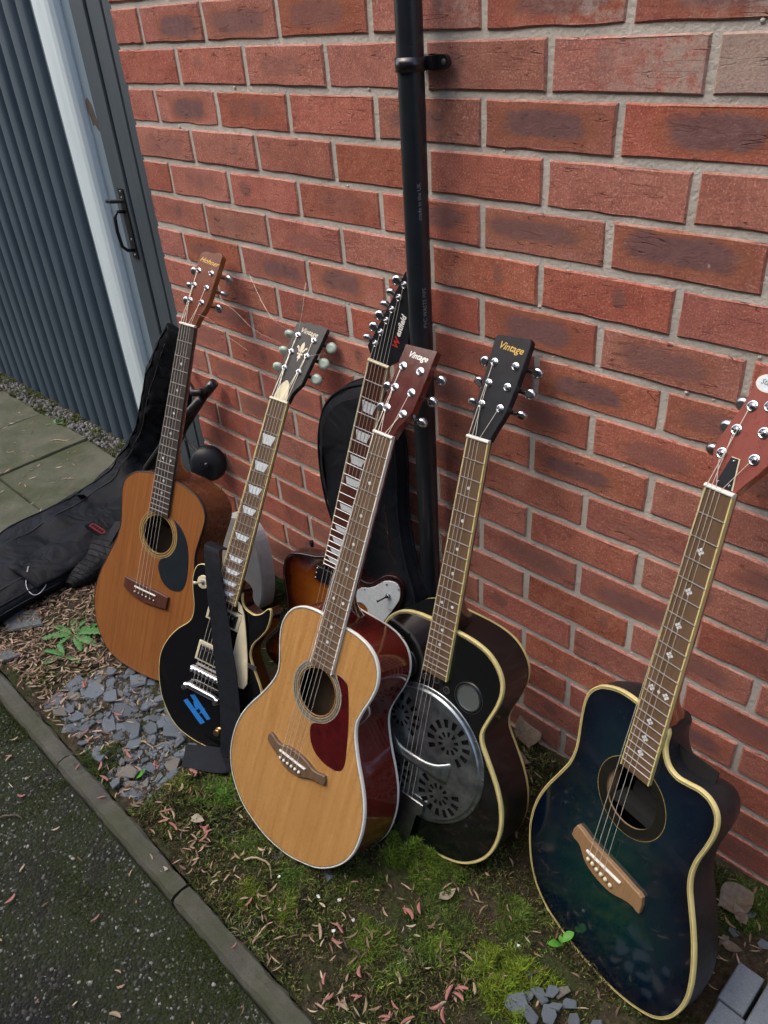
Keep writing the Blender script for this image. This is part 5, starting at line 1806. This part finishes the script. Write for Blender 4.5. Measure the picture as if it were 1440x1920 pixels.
CL = [(1.20, -.50, .035, .014, (.08, .125, .014)), (.93, -.635, .03, .014, (.085, .12, .014)), (1.10, -.57, .04, .016, (.075, .11, .014)), (.78, -.60, .035, .012, (.06, .085, .014)), (1.27, -.36, .04, .014, (.06, .09, .014)), (.86, -.66, .028, .012, (.085, .115, .012)), (1.17, -.58, .03, .012, (.06, .10, .012)), (.70, -.52, .03, .014, (.055, .09, .012)), (1.045, -.385, .060, .032, (.075, .120, .012)), (1.10, -.36, .04, .02, (.06, .10, .012)), (1.320, -.452, .058, .036, (.105, .150, .012)), (1.28, -.47, .03, .022, (.09, .13, .012)), (.640, -.556, .050, .030, (.055, .115, .014)), (.60, -.55, .03, .02, (.05, .10, .012)), (.550, -.612, .030, .018, (.085, .11, .015)),
      (.181, -.035, .06, .03, (.03, .06, .012)), (.90, -.585, .03, .010, (.05, .09, .012)), (.36, -.70, .05, .012, (.04, .06, .012)), (1.56, -.06, .05, .016, (.05, .08, .012)), (.985, -.50, .05, .014, (.055, .075, .015)), (-.02, -.655, .03, .012, (.06, .085, .015)), (1.15, -.44, .05, .012, (.05, .075, .014))]
def blades(x, y, z0, hgt, wid, lean, col):
    """arrays -> two-segment curved blades"""
    n = len(x)
    th = rng.uniform(0, 2 * np.pi, n)
    dx, dy = np.cos(th), np.sin(th)
    le = lean * rng.uniform(.2, 1.3, n)
    px, py = -dy, dx
    V = np.empty((n, 5, 3), np.float32)
    w = wid * rng.uniform(.6, 1.3, n)
    V[:, 0] = np.stack([x - px * w, y - py * w, z0], 1)
    V[:, 1] = np.stack([x + px * w, y + py * w, z0], 1)
    mx, my, mz = x + dx * le * hgt * .35, y + dy * le * hgt * .35, z0 + hgt * .6
    V[:, 2] = np.stack([mx - px * w * .8, my - py * w * .8, mz], 1)
    V[:, 3] = np.stack([mx + px * w * .8, my + py * w * .8, mz], 1)
    V[:, 4] = np.stack([x + dx * le * hgt, y + dy * le * hgt, z0 + hgt * rng.uniform(.75, 1.0, n)], 1)
    b = (np.arange(n) * 5)[:, None]
    F = np.concatenate([b + [0, 1, 3], b + [0, 3, 2], b + [2, 3, 4]])
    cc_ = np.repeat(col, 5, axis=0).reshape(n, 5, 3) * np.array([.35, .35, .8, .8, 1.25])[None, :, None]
    return V.reshape(-1, 3), F, cc_.reshape(-1, 3)


def merge(parts):
    Vs, Fs, Cs = [], [], []
    k = 0
    for v, f, c in parts:
        Vs.append(v)
        Fs.append(f + k)
        Cs.append(c)
        k += len(v)
    return np.concatenate(Vs), np.concatenate(Fs), np.concatenate(Cs)


parts = []
X, Y, Hh, C, Zo = [], [], [], [], []
pal = np.array([(.085, .115, .020), (.145, .165, .036), (.055, .075, .016), (.160, .130, .055), (.095, .075, .032), (.140, .190, .032), (.062, .110, .018), (.18, .18, .085)])
N = 230000
xs = rng.uniform(-.1, 2.1, N)
ys = rng.uniform(-.724, -.015, N)
for x, y in zip(xs, ys):
    d = nz(x, y, 6, 4.0) + .6 * nz(x, y, 17, 1.0) + .42
    if x < .52: d -= .62 + (.2 if y < -.45 else .0)
    if y > -.20: d -= .10
    if x > 1.42 and y > -.3: d -= .35
    if x > 1.34 and y < -.37: d -= .75
    if d < rng.uniform(-.18, .22): continue
    t = .75 * nz(x, y, 9, 8.0) + .65 * nz(x, y, 27, 5.0)
    k = int(np.clip((t + .75) / 1.5 * 8 + rng.normal(0, .8), 0, 7))
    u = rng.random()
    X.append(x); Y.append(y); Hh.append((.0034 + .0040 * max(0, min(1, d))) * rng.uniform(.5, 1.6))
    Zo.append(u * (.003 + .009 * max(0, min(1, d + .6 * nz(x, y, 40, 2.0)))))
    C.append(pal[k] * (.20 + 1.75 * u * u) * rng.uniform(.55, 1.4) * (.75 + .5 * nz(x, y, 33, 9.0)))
X, Y, Hh, C, Zo = map(np.array, (X, Y, Hh, C, Zo))
Zb = np.array([gz(x, y) for x, y in zip(X, Y)]) - .002 + Zo
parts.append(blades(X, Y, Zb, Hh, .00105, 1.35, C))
for cx, cy, rr, hh, cc in CL:                        # brighter cushions
    n = int(3600 * (rr / .05) ** 2)
    ph = rng.uniform(0, 6.28, 3)
    a = rng.uniform(0, 2 * np.pi, n)
    q = np.sqrt(rng.uniform(0, 1, n))
    wob_ = 1 + .32 * np.sin(3 * a + ph[0]) + .22 * np.sin(5 * a + ph[1]) + .12 * np.sin(9 * a + ph[2])
    x, y = cx + rr * q * np.cos(a) * wob_, cy + rr * q * np.sin(a) * wob_
    dome_ = np.clip(1 - q ** 2, 0, 1) ** .6
    lump = np.array([.6 + .9 * nz(p, r_, 45, 2.0) for p, r_ in zip(x, y)])
    z = np.array([gz(p, r_) for p, r_ in zip(x, y)]) + hh * .62 * dome_ * np.clip(lump, .2, 1.2)
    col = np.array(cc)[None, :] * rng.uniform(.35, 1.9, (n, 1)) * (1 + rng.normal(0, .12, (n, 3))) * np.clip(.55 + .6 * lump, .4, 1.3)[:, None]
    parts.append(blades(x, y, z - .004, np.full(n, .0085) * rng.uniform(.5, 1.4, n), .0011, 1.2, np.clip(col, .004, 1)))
# moss along the fence strip and the tarmac edge
n = 16000
x, y = rng.uniform(-2.6, -.7, n), rng.uniform(.07, .16, n)
ok = np.array([nz(a, b, 9, 3) > .02 for a, b in zip(x, y)])
x, y = x[ok], y[ok]
parts.append(blades(x, y, np.full(len(x), -.004), rng.uniform(.008, .022, len(x)), .0011, .8, np.array([(.075, .095, .018)]) * rng.uniform(.5, 1.5, (len(x), 1))))
n = 46000
x = rng.uniform(-.3, 1.5, n)
y = -.771 - .26 * rng.random(n) ** 2.0
ok = np.array([nz(a, b, 7, 6) + .5 * nz(a, b, 22, 6) > -.05 + 1.5 * max(0, -.80 - b) for a, b in zip(x, y)])
x, y = x[ok], y[ok]
parts.append(blades(x, y, np.full(len(x), -.017), rng.uniform(.003, .007, len(x)), .0007, .9, np.array([(.045, .060, .012)]) * rng.uniform(.5, 1.6, (len(x), 1))))
v, f, c = merge(parts)
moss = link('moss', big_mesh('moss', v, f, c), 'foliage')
tag(moss, 'low green and brown moss covering the bed in front of the wall', 'moss', None, 'stuff')


# ---- chips in the tarmac, pebbles along the fence
def pebble_mass(x, y, z, r, col, flat=.6):
    n = len(x)
    a = np.linspace(0, 2 * np.pi, 7)[:-1]
    base = np.stack([np.cos(a), np.sin(a)], 1)
    V = np.empty((n, 13, 3), np.float32)
    rot = rng.uniform(0, 6.28, n)
    el = rng.uniform(.38, .95, n)
    jit = rng.uniform(.75, 1.2, (n, 6))
    cr, sr = np.cos(rot), np.sin(rot)
    for k in range(6):
        bx, by = base[k, 0] * r * jit[:, k], base[k, 1] * r * el * jit[:, k]
        wx, wy = bx * cr - by * sr, bx * sr + by * cr
        V[:, k] = np.stack([x + wx, y + wy, z - r * .3], 1)
        V[:, 6 + k] = np.stack([x + wx * .75, y + wy * .75, z + r * flat * .75], 1)
    V[:, 12] = np.stack([x + rng.uniform(-.2, .2, n) * r, y + rng.uniform(-.2, .2, n) * r, z + r * flat], 1)
    b = (np.arange(n) * 13)[:, None]
    F = []
    for k in range(6):
        k2 = (k + 1) % 6
        F += [b + [k, k2, 6 + k2], b + [k, 6 + k2, 6 + k], b + [6 + k, 6 + k2, 12]]
    return V.reshape(-1, 3), np.concatenate(F), np.repeat(col, 13, axis=0)


n = 9500
x = rng.uniform(-.25, 1.75, n)
y = -.777 - .55 * rng.random(n) ** 1.15
r = .0018 + .0030 * rng.random(n) ** 1.8
shade = rng.choice([.025, .05, .09, .16, .27], n, p=[.26, .26, .24, .17, .07])[:, None]
col = shade * np.array([1.0, .97, .88]) * rng.uniform(.8, 1.2, (n, 1))
zt = np.array([-.016 + .004 * noise.noise(Vector((a * 5, b * 5, 0))) for a, b in zip(x, y)])
v, f, c = pebble_mass(x, y, zt, r, col, .55)
ch = link('aggregate', big_mesh('aggregate', v, f, c), 'chips')
tag(ch, 'small pale stone chips worn proud of the dark tarmac', 'gravel', None, 'stuff')
n = 2100
x = rng.uniform(-2.8, -.55, n)
y = .078 + .080 * rng.random(n)
r = .0035 + .008 * rng.random(n) ** 2
col = rng.uniform(.05, .20, (n, 1)) * np.array([1.0, .97, .93]) * rng.uniform(.85, 1.15, (n, 1))
v, f, c = pebble_mass(x, y, np.full(n, .000) + rng.uniform(-.004, .006, n), r, col, .7)
gv = link('pebbles', big_mesh('pebbles', v, f, c), 'chips')
tag(gv, 'loose grey pebbles in the gap between slabs and blue fence', 'gravel', None, 'stuff')


# ---- dry straw-coloured scales, one mass
def scale_strips(x, y, z, L, W, col, curl=.5):
    n = len(x)
    rot = rng.uniform(0, 6.28, n)
    cr, sr = np.cos(rot), np.sin(rot)
    tl = rng.normal(0, .25, n)
    V = np.empty((n, 8, 3), np.float32)
    cv = rng.uniform(-curl, curl, n)
    for i, t in enumerate((-1, -.35, .35, 1)):
        wf = (.25, 1, .9, .15)[i]
        for j, s in enumerate((-1, 1)):
            lx = t * L
            ly = s * W * wf + cv * L * (t * t - .4) * .6
            lz = .0012 + abs(cv) * L * (t * t) * .25 + tl * lx * .3 + (0.0 if j else W * .5)
            V[:, i * 2 + j] = np.stack([x + lx * cr - ly * sr, y + lx * sr + ly * cr, z + np.maximum(lz, .0006)], 1)
    b = (np.arange(n) * 8)[:, None]
    F = np.concatenate([b + [0, 1, 3, 2], b + [2, 3, 5, 4], b + [4, 5, 7, 6]])
    return V.reshape(-1, 3), F, np.repeat(col, 8, axis=0)


strawpal = np.array([(.30, .22, .13), (.22, .15, .09), (.40, .33, .22), (.16, .10, .06), (.34, .22, .15), (.10, .065, .045), (.42, .27, .20)])
n = 5200
x, y = rng.uniform(-.34, 2.0, n), rng.uniform(-.72, -.02, n)
w = np.array([nz(a, b, 5, 7) for a, b in zip(x, y)])
dens = .24 + .75 * ((x < .12) & (y < -.36)) + .30 * (y < -.62) + .25 * (y > -.15) + .35 * w
ok = rng.random(n) < dens
x, y = x[ok], y[ok]
z = np.array([gz(a, b) for a, b in zip(x, y)]) + rng.uniform(.004, .013, len(x))
col = strawpal[rng.integers(0, 7, len(x))] * rng.uniform(.6, 1.15, (len(x), 1))
p1 = scale_strips(x, y, z, rng.uniform(.005, .013, len(x)), rng.uniform(.0010, .0022, len(x)), col)
n = 420
x, y = rng.uniform(-2.3, -.4, n), rng.uniform(-.9, .02, n)
col = strawpal[rng.integers(0, 5, n)] * rng.uniform(.7, 1.2, (n, 1))
p2 = scale_strips(x, y, np.full(n, .001), rng.uniform(.004, .016, n), rng.uniform(.0014, .0030, n), col)
n = 60
x, y = rng.uniform(-.2, 1.5, n), rng.uniform(-1.2, -.78, n)
p3 = scale_strips(x, y, np.full(n, -.012), rng.uniform(.004, .012, n), rng.uniform(.001, .0022, n), strawpal[rng.integers(0, 5, n)])
n = 1500
x, y = rng.uniform(-.33, .10, n), rng.uniform(-.70, -.33, n)
z = np.array([gz(a, b) for a, b in zip(x, y)]) + rng.uniform(.002, .010, n)
p4 = scale_strips(x, y, z, rng.uniform(.006, .016, n), rng.uniform(.0010, .0024, n), strawpal[rng.integers(0, 7, n)] * rng.uniform(.22, 1.2, (n, 1)))
v, f, c = merge([p1, p2, p3, p4])
lt = link('bud_litter', big_mesh('bud_litter', v, f, c), 'litter')
lt.data.polygons.foreach_set('use_smooth', [True] * len(lt.data.polygons))
tag(lt, 'straw coloured bud scales and bits of dead leaf strewn over the ground', 'litter', None, 'stuff')


# ---- pink bud scales: single things
def bud_mesh(seed):
    r = random.Random(seed)
    mb = MB()
    L = 1.0
    cv = r.uniform(-.35, .35)
    loops = []
    for i, t in enumerate((-1, -.6, -.1, .4, .8, 1.0)):
        wf = (.10, .17, .22, .20, .12, .03)[i]
        y0 = cv * (t * t - .3)
        z0 = .10 + .22 * t * t * r.uniform(.3, 1)
        loops.append([(t * L, y0 - wf, z0 + .08), (t * L, y0, z0 - .05), (t * L, y0 + wf, z0 + .08), (t * L, y0, z0 + .03)])
    mb.loops(loops)
    mb.add(loops[0], [(0, 1, 2, 3)]).add(loops[-1], [(3, 2, 1, 0)])
    me = mb.mesh('bud_scale', True)
    return me


BUD = []
for s in range(8):
    a = bud_mesh(s)
    a.materials.append(MT['bud'])
    b = a.copy()
    b.materials.clear()
    b.materials.append(MT['budpale'])
    BUD += [a, b, b] if s % 2 else [a, a, b]


def buds(count, box, zf, label, group, dens=None, size=(.007, .014)):
    k = 0
    while k < count:
        x, y = R.uniform(box[0], box[1]), R.uniform(box[2], box[3])
        if dens and R.random() > dens(x, y): continue
        nb = R.choice([1, 1, 1, 2, 3])
        for _ in range(min(nb, count - k)):
            xx, yy = x + R.uniform(-.012, .012), y + R.uniform(-.012, .012)
            if zf is not None and yy < -.715: yy = -.71
            o = bpy.data.objects.new('bud_scale', R.choice(BUD))
            COL.objects.link(o)
            z = gz(xx, yy) + .013 if zf is None else zf
            o.location = (xx, yy, z)
            s = R.uniform(*size)
            o.scale = (s, s * R.uniform(.8, 1.5), s)
            o.rotation_euler = (R.uniform(-.3, .3), R.uniform(-.3, .3), R.uniform(0, 6.28))
            tag(o, label, 'bud scale', group)
            k += 1


buds(125, (-.05, 1.45, -.715, -.30), None, 'pink fallen bud scale lying on the mossy bed', 'pink bud scales on the bed', lambda x, y: min(1, .25 + 1.2 * max(0, -.45 - y) * 3) * (1 if x < 1.35 else .3))
for k in range(13):
    pass
tmp = R.getstate()
TB = [(.13, -.80), (.17, -.83), (.175, -.835), (.03, -.92), (.37, -.945), (.375, -.95), (.43, -1.02), (.52, -.98), (.80, -.905), (.86, -.945), (.95, -.90), (.68, -.885), (1.12, -.885), (.30, -.86), (.58, -1.03)]
for (x, y) in TB:
    o = bpy.data.objects.new('bud_scale', R.choice(BUD))
    COL.objects.link(o)
    o.location = (x, y, -.011)
    s = R.uniform(.007, .012)
    o.scale = (s, s * R.uniform(.9, 1.6), s)
    o.rotation_euler = (R.uniform(-.2, .2), R.uniform(-.2, .2), R.uniform(0, 6.28))
    tag(o, 'pink fallen bud scale lying on the dark tarmac', 'bud scale', 'pink bud scales on the tarmac')
for (x, y) in ((.46, -.745), (.665, -.748), (.93, -.742), (.345, -.742)):
    o = bpy.data.objects.new('bud_scale', R.choice(BUD))
    COL.objects.link(o)
    o.location = (x, y, .011)
    s = R.uniform(.006, .010)
    o.scale = (s, s, s)
    o.rotation_euler = (0, 0, R.uniform(0, 6.28))
    tag(o, 'pink fallen bud scale lying on the concrete kerb', 'bud scale', 'pink bud scales on the kerb')


# ---- plants and leaves
def leaf_strip(prof, L, droop, fold=.25):
    """prof [(t, halfwidth)] along x; returns mesh builder"""
    mb = MB()
    loops = []
    for t, w in prof:
        x = t * L
        z = droop(t) * L
        loops.append([(x, -w * L, z + fold * w * L), (x, 0, z), (x, w * L, z + fold * w * L)])
    mb.loops(loops, False)
    return mb


def dandelion(x, y, leaves, label):
    e = empty('dandelion', Matrix.Translation((x, y, gz(x, y))))
    tag(e, label, 'plant')
    for (ang, L, up) in leaves:
        prof = [(0, .015), (.10, .02)]
        t = .15
        i = 0
        while t < .92:
            wmax = .05 + .10 * math.sin(math.pi * min(1, t * .95))
            prof.append((t, wmax * (1.0 if i % 2 else .6)))
            t += .055 if i % 2 else .075
            i += 1
        prof += [(.96, .045), (1.0, .004)]
        mb = leaf_strip(prof, L, lambda t: up * (t - .8 * t * t) + .06, .3)
        o = mb.build('leaf', 'dandelion', e, True)
        o.rotation_euler = (R.uniform(-.2, .2), 0, ang)
        s = o.modifiers.new('solid', 'SOLIDIFY')
        s.thickness = .0008


dandelion(-.105, -.525, [(.65, .12, .35), (1.15, .075, .5), (.2, .10, .25), (-.25, .085, .25), (2.6, .07, .3), (3.4, .075, .35), (4.1, .085, .3), (5.0, .06, .4), (1.9, .06, .6)], 'green dandelion rosette growing beside the brown guitar')
dandelion(-.035, -.585, [(3.6, .07, .3), (2.9, .06, .3), (4.4, .06, .35), (.2, .06, .3)], 'small dandelion rosette nearer the kerb')
dandelion(-1.40, .06, [(.5, .05, .6), (1.6, .05, .6), (2.6, .05, .5), (4.0, .04, .5)], 'small green weed in the pebbles under the fence')
sd = empty('seedling', Matrix.Translation((1.352, -.350, gz(1.352, -.35))))
tag(sd, 'bright green seedling with two leaves beside the blue guitar', 'seedling')
MB().tube([(0, 0, 0), (.002, -.002, .014), (.004, 0, .026)], .0010, 5).build('stem', 'seedling', sd)
for ang, L, z in ((1.2, .026, .024), (4.0, .024, .014), (2.4, .012, .020)):
    mb = leaf_strip([(0, .04), (.2, .22), (.45, .32), (.7, .28), (.9, .13), (1, .01)], L, lambda t: .9 * t - .5 * t * t, .3)
    o = mb.build('leaf', 'seedling', sd, True)
    o.location = (.002, 0, z)
    o.rotation_euler = (0, 0, ang)
    o.modifiers.new('solid', 'SOLIDIFY').thickness = .0008
    o.modifiers.new('sub', 'SUBSURF').levels = 1
    o.modifiers['sub'].render_levels = 2


def dead_leaf(x, y, L, ang, mat, label, curl=.5, z=.006, w=.3):
    prof = [(0, .015), (.08, .03), (.2, w * .75), (.35, w), (.55, w * .9), (.75, w * .62), (.9, w * .28), (1, .01)]
    mb = leaf_strip(prof, L, lambda t: curl * (t - .5) ** 2, R.uniform(.25, .7))
    o = mb.build('dead_leaf', mat, None, True)
    o.location = (x, y, gz(x, y) + z)
    o.rotation_euler = (R.uniform(-.4, .4), R.uniform(-.2, .2), ang)
    o.modifiers.new('solid', 'SOLIDIFY').thickness = .0007
    o.modifiers.new('sub', 'SUBSURF').levels = 1
    o.modifiers['sub'].render_levels = 2
    tag(o, label, 'dead leaf', 'dead leaves on the bed')


dead_leaf(.640, -.640, .034, .4, 'paleleaf', 'pale curled dead leaf on the litter left of the honey guitar')
dead_leaf(1.140, -.430, .040, 1.3, 'paleleaf', 'pale folded dead leaf standing in moss below the resonator guitar', .8, .010)
dead_leaf(1.075, -.060, .11, 2.2, 'deadleaf', 'large crumpled dead leaf at the foot of the wall between two guitars', .8, .02)
dead_leaf(1.10, -.085, .09, 3.6, 'deadleaf', 'second crumpled dead leaf at the wall between the black and blue guitars', .6, .02)
dead_leaf(1.520, -.105, .075, 1.0, 'deadleaf', 'broad brown dead leaf behind the blue guitar', .2, .012, .42)
dead_leaf(1.575, -.110, .040, 2.5, 'deadleaf', 'small brown dead leaf above the slate blocks', .5, .012)
dead_leaf(1.555, -.165, .036, .2, 'deadleaf', 'curled brown dead leaf touching the slate block', .7, .010)
dead_leaf(.46, -.665, .030, 1.8, 'seedling', 'pale green leaf lying on the slate heap by the kerb', .4)
dead_leaf(.695, -.752, .022, .6, 'paleleaf', 'small yellowish leaf lying across the kerb joint', .5, .014)
for (x, y, L, ang, cv, lb) in ((.84, -.620, .07, .2, .02, 'curved pale twig lying on the moss left of the honey guitar'), (.40, -.600, .05, .1, .006, 'short twig across the slate chips'), (.66, -.66, .05, 1.9, .01, 'thin twig on the litter by the kerb'), (-1.22, .0, .10, .5, .01, 'forked twig on the paving slab joint'), (.34, -.90, .05, .8, .006, 'thin dark twig on the tarmac')):
    mb = MB()
    pts = [((t - .5) * L, cv * math.sin(t * 3.1) + .002 * math.sin(t * 11), .002 + .003 * math.sin(t * 5)) for t in [k / 7 for k in range(8)]]
    mb.tube(pts, [.0022, .0024, .0021, .0022, .0019, .0018, .0014, .0008], 6)
    if x < -1:
        mb.tube([(0, .004, .003), (.02, .018, .004), (.035, .036, .003)], [.0018, .0013, .0007], 5)
    o = mb.build('twig', 'twig' if y < -.62 else 'budpale', None, True)
    zz = gz(x, y) + .006 if -.72 < y and x > -.34 else (-.010 if y < -.77 else .002)
    o.location = (x, y, zz)
    o.rotation_euler = (0, 0, ang)
    tag(o, lb, 'twig')
# white pebbles in the moss
for (x, y, s) in ((1.00, -.552, .0055), (.965, -.575, .005), (1.045, -.56, .0045), (1.035, -.60, .005), (1.30, -.40, .005), (.93, -.64, .0045), (1.44, -.30, .005), (.88, -.60, .004)):
    o = bpy.data.objects.new('white_pebble', CH[int(x * 1000) % 14].copy())
    o.data.materials[0] = MT['white']
    COL.objects.link(o)
    o.location = (x, y, gz(x, y) + .006)
    o.scale = (s, s, s * 1.6)
    o.rotation_euler = (.2, .3, x * 20)
    tag(o, 'tiny white pebble lying in the moss', 'pebble', 'white pebbles in the moss')

# ---- slate grit between the chips
n = 2600
x, y = rng.uniform(.05, .57, n), rng.uniform(-.712, -.47, n)
ok = inside(pile, np.stack([x, y], 1))
x, y = x[ok], y[ok]
n = len(x)
z = np.array([gz(a, b) for a, b in zip(x, y)]) + .001
col = rng.uniform(.05, .19, (n, 1)) * np.array([.86, .98, 1.08])
col[rng.random(n) < .35] *= np.array([1.1, .85, .6])
v, f, c = pebble_mass(x, y, z, .0018 + .0055 * rng.random(n) ** 2, col, .45)
gt = link('slate_grit', big_mesh('slate_grit', v, f, c), 'chips')
tag(gt, 'fine slate grit between the larger chips by the kerb', 'gravel', None, 'stuff')
